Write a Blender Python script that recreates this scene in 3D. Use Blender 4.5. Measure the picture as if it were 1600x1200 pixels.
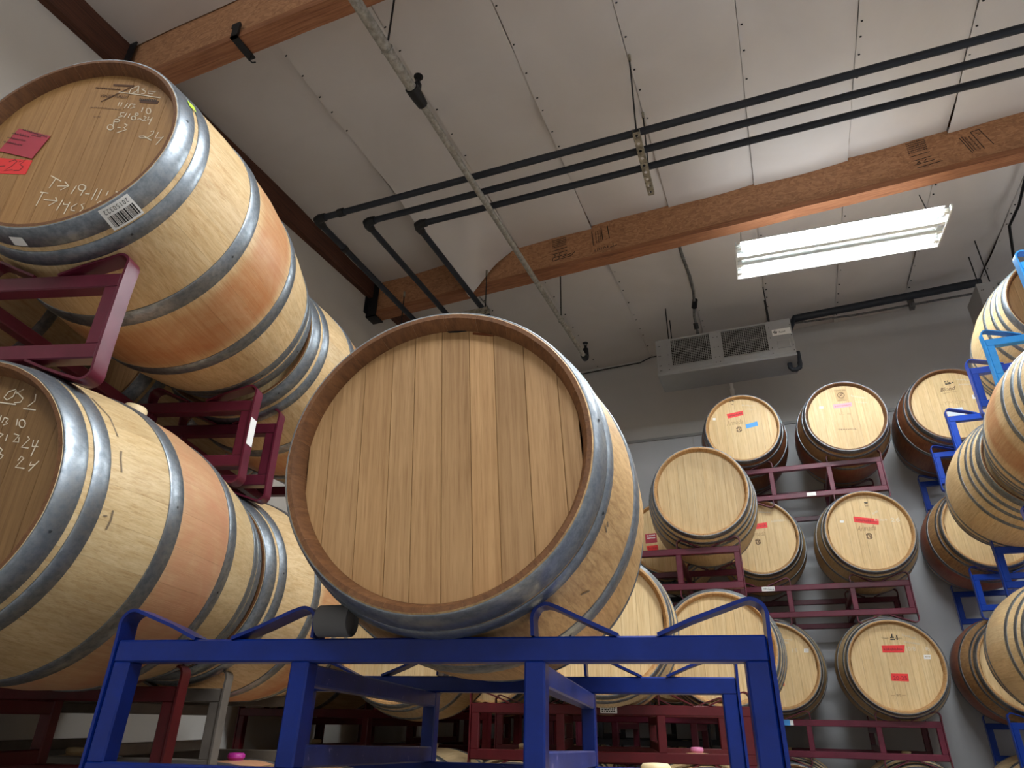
import bpy, bmesh, math, random
from mathutils import Vector, Matrix
sc = bpy.context.scene
for o in list(bpy.data.objects):
    bpy.data.objects.remove(o, do_unlink=True)
COL = sc.collection
R = math.radians
CZ = 1.08                      # eye height above the floor; heights below are given relative to the eye

# ------------------------------------------------------------------ camera
cam_d = bpy.data.cameras.new('camera'); cam = bpy.data.objects.new('camera', cam_d); COL.objects.link(cam)
cam_d.sensor_fit = 'HORIZONTAL'; cam_d.sensor_width = 36.0; cam_d.lens = 1045.82 / 1600 * 36
cam_d.clip_start = 0.05; cam_d.clip_end = 60
rx = Vector((0.93004584, 0.36709853, 0.01591833)); fw = Vector((-0.33443158, 0.82774722, 0.45054418))
fw.normalize(); up = rx.cross(fw).normalized(); rx = fw.cross(up)
cam.matrix_world = Matrix(((rx.x, up.x, -fw.x, 0), (rx.y, up.y, -fw.y, 0), (rx.z, up.z, -fw.z, CZ), (0, 0, 0, 1)))
sc.camera = cam

# ------------------------------------------------------------------ view, world, lamps
sc.view_settings.view_transform = 'Standard'; sc.view_settings.look = 'None'
sc.view_settings.gamma = 1.0; sc.view_settings.use_curve_mapping = False
sc.view_settings.exposure = 1.15
wd = bpy.data.worlds.new('world'); sc.world = wd; wd.use_nodes = True
wd.node_tree.nodes['Background'].inputs[0].default_value = (0.8, 0.85, 0.9, 1)
wd.node_tree.nodes['Background'].inputs[1].default_value = 0.02
TUBE = 85.0                    # emission of the lit tubes
def area(loc, sx, sy, power, up=False, col=(0.90, 0.96, 1.0)):
    l = bpy.data.lights.new('shop_or_fill_lamp', 'AREA'); l.shape = 'RECTANGLE'; l.size = sx; l.size_y = sy; l.energy = power; l.color = col
    o = bpy.data.objects.new('shop_or_fill_lamp', l); COL.objects.link(o); o.location = loc
    if up: o.rotation_euler = (math.pi, 0, 0)
    return o
# unseen shop lights, with left, right and upward lamps added to brighten the ceiling
for x_, y_, dn, up_ in ((0.70, 1.45, 50, 2.5), (0.70, -1.20, 24, 24), (-1.7, -1.40, 2, 22), (3.60, 1.50, 40, 2), (3.60, 4.00, 28, 9), (3.6, -1.2, 18, 12)):
    area((x_, y_, 2.72 + CZ), 1.2, 0.36, dn); area((x_, y_, 2.82 + CZ), 1.2, 0.30, up_, True)
area((0.645, 4.006, 2.885 + CZ), 1.2, 0.20, 1.8, True)      # added lamp for upward spill, above the closed top of the light in view

# ------------------------------------------------------------------ materials
def new_mat(name):
    m = bpy.data.materials.new(name); m.use_nodes = True
    return m, m.node_tree, m.node_tree.nodes['Principled BSDF']
def N(nt, t, **kw):
    n = nt.nodes.new(t)
    for k, v in kw.items(): setattr(n, k, v)
    return n
def noise(nt, vec, scale, detail=4, rough=0.55, dist=0.0):
    n = N(nt, 'ShaderNodeTexNoise'); n.inputs['Scale'].default_value = scale; n.inputs['Detail'].default_value = detail
    n.inputs['Roughness'].default_value = rough; n.inputs['Distortion'].default_value = dist
    if vec is not None: nt.links.new(vec, n.inputs['Vector'])
    return n.outputs['Fac']
def coords(nt, scale=(1, 1, 1), rand=0.0, kind='Object'):
    tc = N(nt, 'ShaderNodeTexCoord'); mp = N(nt, 'ShaderNodeMapping'); mp.inputs['Scale'].default_value = scale
    nt.links.new(tc.outputs[kind], mp.inputs['Vector'])
    if rand:
        oi = N(nt, 'ShaderNodeObjectInfo'); mu = N(nt, 'ShaderNodeMath', operation='MULTIPLY'); mu.inputs[1].default_value = rand
        nt.links.new(oi.outputs['Random'], mu.inputs[0]); nt.links.new(mu.outputs[0], mp.inputs['Location'])
    return mp.outputs['Vector']
def ramp(nt, fac, stops):
    r = N(nt, 'ShaderNodeValToRGB'); e = r.color_ramp.elements
    while len(e) < len(stops): e.new(0.5)
    for i, (p, c) in enumerate(stops):
        e[i].position = p; e[i].color = (c[0], c[1], c[2], 1) if hasattr(c, '__len__') else (c, c, c, 1)
    nt.links.new(fac, r.inputs['Fac'])
    return r.outputs['Color']
def mix(nt, a, b, fac, mode='MIX'):
    m = N(nt, 'ShaderNodeMix', data_type='RGBA', blend_type=mode)
    for sock, val in ((m.inputs['Factor'], fac), (m.inputs['A'], a), (m.inputs['B'], b)):
        if hasattr(val, 'is_linked') or isinstance(val, bpy.types.NodeSocket): nt.links.new(val, sock)
        elif hasattr(val, '__len__'): sock.default_value = (val[0], val[1], val[2], 1)
        else: sock.default_value = val
    return m.outputs['Result']
def bump(nt, b, h, strength, dist=0.002):
    n = N(nt, 'ShaderNodeBump'); n.inputs['Strength'].default_value = strength; n.inputs['Distance'].default_value = dist
    nt.links.new(h, n.inputs['Height']); nt.links.new(n.outputs[0], b.inputs['Normal'])
def srgb(r, g, b):
    f = lambda c: (c / 255 / 12.92) if c / 255 <= 0.04045 else ((c / 255 + 0.055) / 1.055) ** 2.4
    return (f(r), f(g), f(b))
def oak(name, base, dark, axis, rough=0.5, stain=None, spots=0.35):
    """oak: grain stretched along one object axis, slow tone drift, a tint per object (object colour), optional wine stain"""
    m, nt, b = new_mat(name)
    sl = [110, 110, 110]; sl[axis] = 3.0
    gv = coords(nt, tuple(sl), 40.0); g = noise(nt, gv, 1.0, 5, 0.6, 0.4)
    sf = [320, 320, 320]; sf[axis] = 14.0
    fv = coords(nt, tuple(sf), 90.0); f = noise(nt, fv, 1.0, 2, 0.6)
    bv = coords(nt, (1, 1, 1), 13.0); d = noise(nt, bv, 3.2, 4, 0.6)
    c = ramp(nt, g, [(0.28, dark), (0.62, base)])
    c = mix(nt, c, ramp(nt, f, [(0.30, (0.72, 0.66, 0.6)), (0.5, (1, 1, 1))]), 0.55, 'MULTIPLY')
    c = mix(nt, c, ramp(nt, d, [(0.3, (0.76, 0.72, 0.66)), (0.55, (1, 1, 1)), (0.8, (1.08, 1.03, 0.95))]), spots + 0.25, 'MULTIPLY')
    if stain:
        col, lo, hi, amt = stain
        sv = coords(nt, (1, 1, 1)); sx = N(nt, 'ShaderNodeSeparateXYZ'); nt.links.new(sv, sx.inputs[0])
        sn = noise(nt, sv, 5.0, 4, 0.65, 0.6)
        a1 = N(nt, 'ShaderNodeMapRange', interpolation_type='SMOOTHSTEP'); a1.inputs[1].default_value = lo - 0.03; a1.inputs[2].default_value = lo + 0.03
        a2 = N(nt, 'ShaderNodeMapRange', interpolation_type='SMOOTHSTEP'); a2.inputs[1].default_value = hi + 0.03; a2.inputs[2].default_value = hi - 0.03
        nt.links.new(sx.outputs['Y'], a1.inputs[0]); nt.links.new(sx.outputs['Y'], a2.inputs[0])
        mm = N(nt, 'ShaderNodeMath', operation='MULTIPLY'); nt.links.new(a1.outputs[0], mm.inputs[0]); nt.links.new(a2.outputs[0], mm.inputs[1])
        sr = ramp(nt, sn, [(0.25, 0.35), (0.65, 1.0)])
        m2 = N(nt, 'ShaderNodeMath', operation='MULTIPLY'); nt.links.new(mm.outputs[0], m2.inputs[0]); nt.links.new(sr, m2.inputs[1])
        m3 = N(nt, 'ShaderNodeMath', operation='MULTIPLY'); nt.links.new(m2.outputs[0], m3.inputs[0]); m3.inputs[1].default_value = amt
        c = mix(nt, c, col, m3.outputs[0])
    oi = N(nt, 'ShaderNodeObjectInfo')
    c = mix(nt, c, oi.outputs['Color'], 1.0, 'MULTIPLY')
    at = N(nt, 'ShaderNodeAttribute'); at.attribute_name = 'tint'
    c = mix(nt, c, at.outputs['Color'], 1.0, 'MULTIPLY')
    nt.links.new(c, b.inputs['Base Color']); b.inputs['Roughness'].default_value = rough
    b.inputs['Specular IOR Level'].default_value = 0.35
    bump(nt, b, f, 0.25, 0.001)
    return m
def metal(name, c1, c2, rough=0.38, metallic=0.85, scale=30, blotch=0.85):
    m, nt, b = new_mat(name)
    v = coords(nt, (1, 1, 1), 20.0); n1 = noise(nt, v, scale, 5, 0.65); n2 = noise(nt, v, 6, 3, 0.6)
    c = mix(nt, ramp(nt, n1, [(0.35, c2), (0.6, c1)]), ramp(nt, n2, [(0.3, blotch), (0.65, 1.0)]), 0.6, 'MULTIPLY')
    nt.links.new(c, b.inputs['Base Color']); b.inputs['Metallic'].default_value = metallic
    r = ramp(nt, n1, [(0.3, rough + 0.18), (0.7, rough)]); nt.links.new(r, b.inputs['Roughness'])
    return m
def paint(name, col, rough=0.35, var=0.25, scuff=None, amt=0.0, scale=14):
    m, nt, b = new_mat(name)
    v = coords(nt, (1, 1, 1), 30.0); n1 = noise(nt, v, scale, 5, 0.6)
    c = mix(nt, col, ramp(nt, n1, [(0.3, 1 - var), (0.65, 1.0)]), 1.0, 'MULTIPLY')
    if scuff:
        n2 = noise(nt, v, 60, 5, 0.75)
        c = mix(nt, c, scuff, ramp(nt, n2, [(0.66 - amt, 0.0), (0.74 - amt, 1.0)]))
    nt.links.new(c, b.inputs['Base Color']); b.inputs['Roughness'].default_value = rough
    b.inputs['Specular IOR Level'].default_value = 0.35; bump(nt, b, n1, 0.06, 0.002)
    return m
def plain(name, col, rough=0.6, metallic=0.0, emit=0.0, var=0.12, scale=9, trans=0):
    m, nt, b = new_mat(name)
    v = coords(nt, (1, 1, 1)); n1 = noise(nt, v, scale, 4, 0.6)
    c = mix(nt, col, ramp(nt, n1, [(0.3, 1 - var), (0.7, 1.0)]), 1.0, 'MULTIPLY')
    nt.links.new(c, b.inputs['Base Color']); b.inputs['Roughness'].default_value = rough; b.inputs['Metallic'].default_value = metallic
    if emit:
        b.inputs['Emission Color'].default_value = (0.90, 0.97, 1.0, 1); b.inputs['Emission Strength'].default_value = emit
    return m
M = {}
M['body'] = oak('oak_stave', srgb(222, 196, 152), srgb(198, 164, 116), 1, 0.48)
M['body_centre'] = oak('oak_stave_tan', srgb(196, 160, 112), srgb(160, 122, 78), 1, 0.5)
M['rust'] = plain('rust_stain', srgb(120, 62, 24), 0.8)
M['stampwood'] = plain('stamp_ground', srgb(196, 162, 112), 0.6)
M['body_orange'] = oak('oak_stave_wine_washed', srgb(216, 188, 144), srgb(192, 156, 108), 1, 0.45, stain=(srgb(172, 96, 48), 0.36, 0.56, 0.75))
M['body_pink'] = oak('oak_stave_wine_stained', srgb(216, 190, 146), srgb(194, 162, 114), 1, 0.45, stain=(srgb(192, 128, 96), 0.335, 0.585, 0.85))
M['body_red'] = oak('oak_stave_red_belly', srgb(190, 152, 106), srgb(146, 104, 68), 1, 0.5, stain=(srgb(150, 66, 54), 0.30, 0.63, 0.95))
M['body_dark'] = oak('oak_stave_dark', srgb(150, 104, 66), srgb(96, 60, 38), 1, 0.5, stain=(srgb(104, 48, 30), 0.12, 0.8, 0.6))
M['head'] = oak('oak_head', srgb(222, 194, 146), srgb(202, 168, 118), 2, 0.5, spots=0.1)
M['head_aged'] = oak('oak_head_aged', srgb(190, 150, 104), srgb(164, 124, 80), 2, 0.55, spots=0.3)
M['chime'] = oak('oak_chime', srgb(122, 82, 50), srgb(94, 60, 36), 1, 0.6)
M['head_old'] = oak('oak_head_old', srgb(184, 140, 88), srgb(158, 116, 68), 2, 0.55, spots=0.3)
M['chime_pale'] = oak('oak_chime_pale', srgb(196, 156, 106), srgb(160, 112, 68), 1, 0.6)
M['bung'] = plain('silicone_bung', srgb(226, 204, 160), 0.5)
M['bung_pink'] = plain('pink_silicone_bung', srgb(206, 120, 160), 0.45)
M['bung_magenta'] = plain('magenta_silicone_bung', srgb(176, 40, 140), 0.45)
M['hoop'] = metal('galvanised_hoop', srgb(150, 156, 162), srgb(122, 129, 136), 0.34, 0.9, 60, 0.8)
M['hoop_dark'] = metal('dull_hoop', srgb(96, 98, 100), srgb(60, 62, 62), 0.45)
M['rivet'] = metal('rivet_steel', srgb(90, 92, 96), srgb(50, 52, 56), 0.5)
M['blue'] = paint('blue_enamel', srgb(4, 36, 116), 0.34, 0.3, srgb(120, 124, 176), -0.04)
M['blue_worn'] = paint('blue_enamel_scuffed', srgb(34, 52, 124), 0.4, 0.35, srgb(120, 112, 160), 0.05)
M['blue_bright'] = paint('bright_blue_enamel', srgb(24, 66, 170), 0.34, 0.25)
M['blue_light'] = paint('light_blue_enamel', srgb(40, 140, 214), 0.36, 0.2)
M['burgundy'] = paint('burgundy_enamel', srgb(96, 30, 48), 0.34, 0.3, srgb(190, 150, 160), -0.05)
M['red'] = paint('red_enamel', srgb(84, 20, 26), 0.36, 0.3, srgb(200, 150, 140), -0.05)
M['grey'] = paint('grey_enamel', srgb(112, 104, 96), 0.45, 0.3)
M['black'] = paint('black_enamel', srgb(34, 32, 36), 0.45, 0.3)
M['wall'] = paint('wall_paint', srgb(206, 200, 192), 0.75, 0.05, scale=3)
M['wall_back'] = paint('grey_wall_paint', srgb(196, 193, 190), 0.75, 0.05, scale=3)
M['wallpanel'] = paint('glossy_wall_panel', srgb(200, 201, 204), 0.5, 0.05, scale=3)
M['floor'] = paint('sealed_concrete', srgb(150, 150, 150), 0.45, 0.2, scale=4)
def sheet_mat():
    m, nt, b = new_mat('vinyl_insulation_facing')
    v = coords(nt, (1, 1, 1)); n1 = noise(nt, v, 2.0, 3, 0.6, 1.2); n2 = noise(nt, coords(nt, (2.2, 1.4, 1)), 1.0, 3, 0.5, 0.5)
    c = mix(nt, srgb(208, 201, 196), ramp(nt, n1, [(0.3, (0.95, 0.945, 0.94)), (0.7, (1, 1, 1))]), 1.0, 'MULTIPLY')
    nt.links.new(c, b.inputs['Base Color']); b.inputs['Roughness'].default_value = 0.5
    bump(nt, b, n2, 0.35, 0.02)
    return m
M['sheet'] = sheet_mat()
def osb_mat():
    m, nt, b = new_mat('strand_board')
    v = coords(nt, (1, 1, 1)); vo = N(nt, 'ShaderNodeTexVoronoi'); vo.inputs['Scale'].default_value = 42
    mp = N(nt, 'ShaderNodeMapping'); mp.inputs['Scale'].default_value = (1.0, 1, 2.2); nt.links.new(v, mp.inputs[0])
    nz = N(nt, 'ShaderNodeTexNoise'); nz.inputs['Scale'].default_value = 4.0; nt.links.new(mp.outputs[0], nz.inputs['Vector'])
    ad = N(nt, 'ShaderNodeVectorMath', operation='MULTIPLY_ADD'); ad.inputs[1].default_value = (0.35, 0.35, 0.35)
    nt.links.new(nz.outputs['Color'], ad.inputs[0]); nt.links.new(mp.outputs[0], ad.inputs[2]); nt.links.new(ad.outputs[0], vo.inputs['Vector'])
    n1 = noise(nt, v, 40, 4, 0.7)
    hs = N(nt, 'ShaderNodeSeparateColor'); nt.links.new(vo.outputs['Color'], hs.inputs[0])
    c = ramp(nt, hs.outputs[0], [(0.0, srgb(164, 116, 82)), (0.5, srgb(180, 130, 92)), (1.0, srgb(194, 145, 106))])
    c = mix(nt, c, ramp(nt, n1, [(0.3, (0.6, 0.52, 0.48)), (0.48, (1, 1, 1))]), 0.7, 'MULTIPLY')
    nt.links.new(c, b.inputs['Base Color']); b.inputs['Roughness'].default_value = 0.7
    return m
M['osb'] = osb_mat()
M['flange'] = oak('laminated_flange', srgb(168, 114, 80), srgb(126, 80, 54), 0, 0.65)
M['ledger'] = oak('dark_ledger_wood', srgb(96, 58, 42), srgb(58, 34, 26), 1, 0.7)
M['pipe_black'] = paint('black_pipe_foam', srgb(40, 44, 52), 0.55, 0.3, scale=20)
M['pipe_galv'] = metal('galvanised_pipe', srgb(172, 168, 160), srgb(136, 131, 122), 0.5, 0.4, 40)
M['iron'] = paint('black_iron', srgb(30, 30, 32), 0.5, 0.3)
M['strut'] = metal('strut_channel', srgb(176, 168, 150), srgb(120, 112, 98), 0.5, 0.5)
M['unit'] = plain('mill_aluminium', srgb(160, 160, 160), 0.45, 0.3, var=0.06)
M['fan_dark'] = plain('dark_fan', srgb(36, 36, 36), 0.7)
M['guard'] = plain('guard_wire', srgb(170, 170, 168), 0.5, 0.3)
M['ghost'] = plain('ghost_brand', srgb(196, 164, 118), 0.7)
M['lampwhite'] = plain('white_lamp_enamel', srgb(236, 240, 240), 0.35, var=0.03)
M['tube_lit'] = plain('lit_tube', (1, 1, 1), 0.4, emit=TUBE, var=0.0)
M['tube_off'] = plain('dead_tube', srgb(210, 214, 214), 0.3, var=0.02)
M['rubber'] = plain('grey_rubber', srgb(88, 86, 86), 0.7)
M['void'] = plain('inside_shade', srgb(14, 14, 14), 0.9)
M['white'] = plain('white_paper', srgb(236, 234, 230), 0.6, var=0.06)
M['paper_blue'] = plain('pale_blue_paper', srgb(206, 216, 226), 0.6, var=0.06)
M['ink'] = plain('black_ink', srgb(20, 18, 18), 0.6)
M['burn'] = plain('branded_brown', srgb(84, 52, 30), 0.7)
M['faint'] = plain('faint_brand', srgb(170, 136, 94), 0.7)
M['chalk'] = plain('white_chalk', srgb(226, 214, 190), 0.9)
M['chalk_pale'] = plain('pale_chalk', srgb(222, 208, 180), 0.9)
M['tape_red'] = plain('red_tape', srgb(224, 44, 44), 0.55, var=0.06)
M['card_red'] = plain('crimson_card', srgb(168, 46, 64), 0.5, var=0.06)
M['tape_blue'] = plain('blue_tape', srgb(70, 150, 220), 0.55, var=0.05)
M['tape_pink'] = plain('pink_tape', srgb(240, 160, 170), 0.55, var=0.08)
M['tape_pinkdark'] = plain('pink_marker', srgb(214, 104, 122), 0.6)
M['redink'] = plain('dark_red_ink', srgb(120, 16, 20), 0.6)
M['lime'] = plain('lime_sticker', srgb(190, 220, 70), 0.5)
M['conduit'] = metal('grey_conduit', srgb(120, 118, 116), srgb(80, 78, 76), 0.55, 0.4)

# ------------------------------------------------------------------ mesh helpers
class MB:
    def __init__(s): s.v = []; s.f = []; s.mi = []; s.ti = []; s.tint = (1, 1, 1)
    def quad(s, idx, mi=0): s.f.append(tuple(idx)); s.mi.append(mi); s.ti.append(s.tint)
    def add(s, pts): n = len(s.v); s.v += [tuple(p) for p in pts]; return list(range(n, n + len(pts)))
    def box(s, lo, hi, mi=0, bev=0.0):
        x0, y0, z0 = lo; x1, y1, z1 = hi
        i = s.add([(x0, y0, z0), (x1, y0, z0), (x1, y1, z0), (x0, y1, z0), (x0, y0, z1), (x1, y0, z1), (x1, y1, z1), (x0, y1, z1)])
        for q in ((0, 3, 2, 1), (4, 5, 6, 7), (0, 1, 5, 4), (1, 2, 6, 5), (2, 3, 7, 6), (3, 0, 4, 7)): s.quad([i[k] for k in q], mi)
    def bbox(s, lo, hi, b=0.003, mi=0):
        """box with chamfered edges"""
        bm = bmesh.new(); bmesh.ops.create_cube(bm, size=1)
        for v in bm.verts: v.co = Vector([lo[k] + (v.co[k] + 0.5) * (hi[k] - lo[k]) for k in range(3)])
        bmesh.ops.bevel(bm, geom=bm.edges[:], offset=b, segments=1, affect='EDGES')
        i = s.add([v.co for v in bm.verts]); bm.verts.index_update()
        for f in bm.faces: s.quad([i[v.index] for v in f.verts], mi)
        bm.free()
    def tube(s, pts, r, n=12, mi=0, cap=True, radii=None):
        pts = [Vector(p) for p in pts]; rings = []; prev = None
        for k, p in enumerate(pts):
            t = (pts[min(k + 1, len(pts) - 1)] - pts[max(k - 1, 0)]).normalized()
            if prev is None: a = t.orthogonal().normalized()
            else: a = (prev - t * prev.dot(t)).normalized()
            prev = a; b = t.cross(a); rr = radii[k] if radii else r
            rings.append(s.add([p + a * rr * math.cos(2 * math.pi * j / n) + b * rr * math.sin(2 * math.pi * j / n) for j in range(n)]))
        for k in range(len(rings) - 1):
            for j in range(n): s.quad([rings[k][j], rings[k][(j + 1) % n], rings[k + 1][(j + 1) % n], rings[k + 1][j]], mi)
        if cap: s.quad(rings[0][::-1], mi); s.quad(rings[-1], mi)
    def mesh(s, name, mats, smooth=None):
        me = bpy.data.meshes.new(name); me.from_pydata(s.v, [], s.f)
        for m in (mats if isinstance(mats, (list, tuple)) else [mats]): me.materials.append(m)
        if any(s.mi): me.polygons.foreach_set('material_index', s.mi)
        at = me.attributes.new('tint', 'FLOAT_COLOR', 'FACE')
        at.data.foreach_set('color', [c for t in s.ti for c in (*t, 1.0)])
        if smooth is not None:
            me.polygons.foreach_set('use_smooth', [True] * len(me.polygons)); me.update()
            me.set_sharp_from_angle(angle=smooth)
        me.update(); return me
def obj(name, me, parent=None, loc=None, rot=None):
    o = bpy.data.objects.new(name, me); COL.objects.link(o)
    if parent: o.parent = parent
    if loc: o.location = loc
    if rot: o.rotation_euler = rot
    return o
def tag(o, label, cat, group=None):
    o['label'] = label; o['category'] = cat
    if group: o['group'] = group
    return o
def thing(name, label, cat, loc, rz=0.0, group=None, rx_=0.0):
    o = obj(name, None, None, loc, (rx_, 0, rz)); o.empty_display_size = 0.1
    return tag(o, label, cat, group)
def struct(name, me, parent=None):
    o = obj(name, me, parent)
    if not parent: o['kind'] = 'structure'
    return o
SM = R(35)
def text_mesh(txt, size, mat, mapper, shear=0.0, spacing=1.0, align='LEFT'):
    cu = bpy.data.curves.new('writing', 'FONT'); cu.body = txt; cu.size = size; cu.shear = shear; cu.space_character = spacing
    cu.align_x = align; cu.resolution_u = 2
    t = bpy.data.objects.new('writing', cu); COL.objects.link(t)
    dg = bpy.context.evaluated_depsgraph_get(); me0 = bpy.data.meshes.new_from_object(t.evaluated_get(dg))
    vs = [mapper(v.co.x, v.co.y) for v in me0.vertices]; fs = [tuple(p.vertices) for p in me0.polygons]
    bpy.data.objects.remove(t, do_unlink=True); bpy.data.curves.remove(cu); bpy.data.meshes.remove(me0)
    me = bpy.data.meshes.new('writing'); me.from_pydata(vs, [], fs); me.materials.append(mat); me.update()
    return me
def ribbons(strokes, width, mapper, mat, name='writing'):
    """flat pen strokes: each polyline becomes a ribbon"""
    mb = MB()
    for st in strokes:
        P = [Vector((p[0], p[1])) for p in st]
        Lf = []; Rt = []
        for k, p in enumerate(P):
            t = (P[min(k + 1, len(P) - 1)] - P[max(k - 1, 0)])
            if t.length < 1e-6: t = Vector((1, 0))
            t.normalize(); n = Vector((-t.y, t.x)) * width / 2
            Lf.append(mapper(*(p + n))); Rt.append(mapper(*(p - n)))
        a = mb.add(Lf); b = mb.add(Rt)
        for k in range(len(P) - 1): mb.quad((a[k], b[k], b[k + 1], a[k + 1]))
    return mb.mesh(name, mat)
def scribble(p0, p1, h, n, rng):
    """an illegible handwritten word between two points"""
    d = Vector(p1) - Vector(p0); L = d.length; d.normalize(); nn = Vector((-d.y, d.x)); out = []
    for k in range(n):
        x = L * (k + 0.15) / n; w = L / n * 0.75
        pts = [(x, rng.uniform(0, .3)), (x + w * .2, rng.uniform(.5, 1)), (x + w * .5, rng.uniform(0, .2)), (x + w * .75, rng.uniform(.4, .8)), (x + w, rng.uniform(0, .3))]
        out.append([tuple(Vector(p0) + d * a + nn * (b * h)) for a, b in pts])
    return out

# ------------------------------------------------------------------ barrels
NST = 26; RH = 0.285; HY = 0.034      # staves per barrel, head-end radius, depth of the head below the chime
class Kind: pass
def brad(s, k): return k.Rb - (k.Rb - RH) * abs(2 * s / k.L - 1) ** 1.9
def stave_into(mb, k, i, tint=(1, 1, 1)):
    mb.tint = tint
    L = k.L; S = [0.004] + [L * t for t in (0.06, 0.14, 0.24, 0.36, 0.5, 0.64, 0.76, 0.86, 0.94)] + [L - 0.004]
    prof = [(HY + 0.004, 0.2635, 1), (0.006, 0.2710, 1), (0.0, 0.2745, 1), (0.0, 0.2830, 1)] + [(s, brad(s, k), 0) for s in S] + \
           [(L, 0.2830, 1), (L, 0.2745, 1), (L - 0.006, 0.2710, 1), (L - HY - 0.004, 0.2635, 1)]
    w = 2 * math.pi / NST; cols = []
    for a, g in ((i * w - w / 2 + 0.0004, 0.0004), (i * w - w / 4, 0.0), (i * w, 0.0), (i * w + w / 4, 0.0), (i * w + w / 2 - 0.0004, 0.0004)):
        cols.append(mb.add([((r - g) * math.cos(a), y, (r - g) * math.sin(a)) for y, r, _ in prof]))
    for c in range(4):
        for j in range(len(prof) - 1):
            mi = 1 if (prof[j][2] and prof[j + 1][2]) else 0
            mb.quad((cols[c][j], cols[c][j + 1], cols[c + 1][j + 1], cols[c + 1][j]), mi)
    n = len(cols)
    for c, o_ in ((0, 1), (n - 1, -1)):   # short side walls of the joint
        a = i * w + (-w / 2 if c == 0 else w / 2)
        e = mb.add([((r - 0.006) * math.cos(a), y, (r - 0.006) * math.sin(a)) for y, r, _ in prof[4:-4]])
        for j in range(len(e) - 1): mb.quad((cols[c][4 + j], e[j], e[j + 1], cols[c][5 + j])[::o_], 0)
def make_kind(name, Rb, L, hoops, mirror=True):
    k = Kind(); k.name = name; k.Rb = Rb; k.L = L; k.cache = {}
    k.hoops = hoops + ([(L - b, L - a) for a, b in hoops[::-1]] if mirror else [])
    k.hoop_me = {}
    return k
def hoop_mesh(k, i, mat):
    key = (i, mat.name)
    if key in k.hoop_me: return k.hoop_me[key]
    a, b = k.hoops[i]; mb = MB(); n = 72
    ys = [a, a + 0.003, (a + b) / 2, b - 0.003, b]; of = [0.0016, 0.0034, 0.0038, 0.0034, 0.0016]
    rows = [mb.add([((brad(y, k) + o_) * math.cos(2 * math.pi * j / n), y, (brad(y, k) + o_) * math.sin(2 * math.pi * j / n)) for j in range(n)]) for y, o_ in zip(ys, of)]
    inn = [mb.add([((brad(y, k) - 0.003) * math.cos(2 * math.pi * j / n), y, (brad(y, k) - 0.003) * math.sin(2 * math.pi * j / n)) for j in range(n)]) for y in (a, b)]
    rows = [inn[0]] + rows + [inn[1]]
    for r in range(len(rows) - 1):
        for j in range(n): mb.quad((rows[r][j], rows[r + 1][j], rows[r + 1][(j + 1) % n], rows[r][(j + 1) % n]))
    k.hoop_me[key] = mb.mesh('hoop', mat, R(40)); return k.hoop_me[key]
def rivet_mesh():
    mb = MB(); n = 8
    c = mb.add([(0, 0, 0.0022)]); r = mb.add([(0.0036 * math.cos(2 * math.pi * j / n), 0.0036 * math.sin(2 * math.pi * j / n), 0.0006) for j in range(n)])
    for j in range(n): mb.quad((c[0], r[j], r[(j + 1) % n]))
    return mb.mesh('rivet', M['rivet'], R(60))
RIV = rivet_mesh()
def bung_mesh(mat):
    mb = MB(); n = 16; prof = [(0.024, -0.01), (0.026, 0.004), (0.029, 0.006), (0.029, 0.016), (0.024, 0.021), (0.010, 0.022)]
    rows = [mb.add([(r * math.cos(2 * math.pi * j / n), r * math.sin(2 * math.pi * j / n), z) for j in range(n)]) for r, z in prof]
    for a in range(len(rows) - 1):
        for j in range(n): mb.quad((rows[a][j], rows[a][(j + 1) % n], rows[a + 1][(j + 1) % n], rows[a + 1][j]))
    mb.quad(rows[-1]); return mb.mesh('bung', mat, R(50))
BUNG = {m: bung_mesh(M[m]) for m in ('bung', 'bung_pink', 'bung_magenta')}
BOARD = {}
def board_mesh(e0, e1, mat):
    key = (round(e0, 4), round(e1, 4), mat.name)
    if key in BOARD: return BOARD[key]
    r = 0.2645; g = 0.0003 if mat.name == 'oak_head_aged' else 0.0002; a = e0 + g; b = e1 - g; m = 5
    a = max(a, -r + 0.004); b = min(b, r - 0.004)
    def outline(a, b, r):
        xs = [a + (b - a) * t / m for t in range(m + 1)]
        return [(x, math.sqrt(max(r * r - x * x, 0))) for x in xs] + [(x, -math.sqrt(max(r * r - x * x, 0))) for x in xs[::-1]]
    mb = MB(); bv_ = 0.0005 if mat.name == 'oak_head_aged' else 0.0003; o1 = outline(a + bv_, b - bv_, r - bv_); o2 = outline(a, b, r)
    i1 = mb.add([(x, HY, z) for x, z in o1]); i2 = mb.add([(x, HY + 0.0012, z) for x, z in o2]); i3 = mb.add([(x, HY + 0.012, z) for x, z in o2])
    n = len(o1); mb.quad(i1)
    for j in range(n):
        q = (j + 1) % n; mb.quad((i1[j], i2[j], i2[q], i1[q])); mb.quad((i2[j], i3[j], i3[q], i2[q]))
    BOARD[key] = mb.mesh('head_board', mat); return BOARD[key]
REAR = {}
def rear_mesh(k, mat):
    if (k.name, mat.name) in REAR: return REAR[(k.name, mat.name)]
    mb = MB(); n = 32; y = k.L - HY
    i = mb.add([(0.2645 * math.cos(2 * math.pi * j / n), y, 0.2645 * math.sin(2 * math.pi * j / n)) for j in range(n)]); mb.quad(i[::-1])
    REAR[(k.name, mat.name)] = mb.mesh('rear_head', mat); return REAR[(k.name, mat.name)]
KL = make_kind('left', 0.350, 0.912, [(0.001, 0.053), (0.067, 0.108), (0.288, 0.338)])
KC = make_kind('centre', 0.358, 0.930, [(0.003, 0.059), (0.065, 0.096), (0.268, 0.322)])
KB = make_kind('back', 0.352, 0.920, [(0.002, 0.046), (0.078, 0.106), (0.255, 0.290)])
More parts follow.
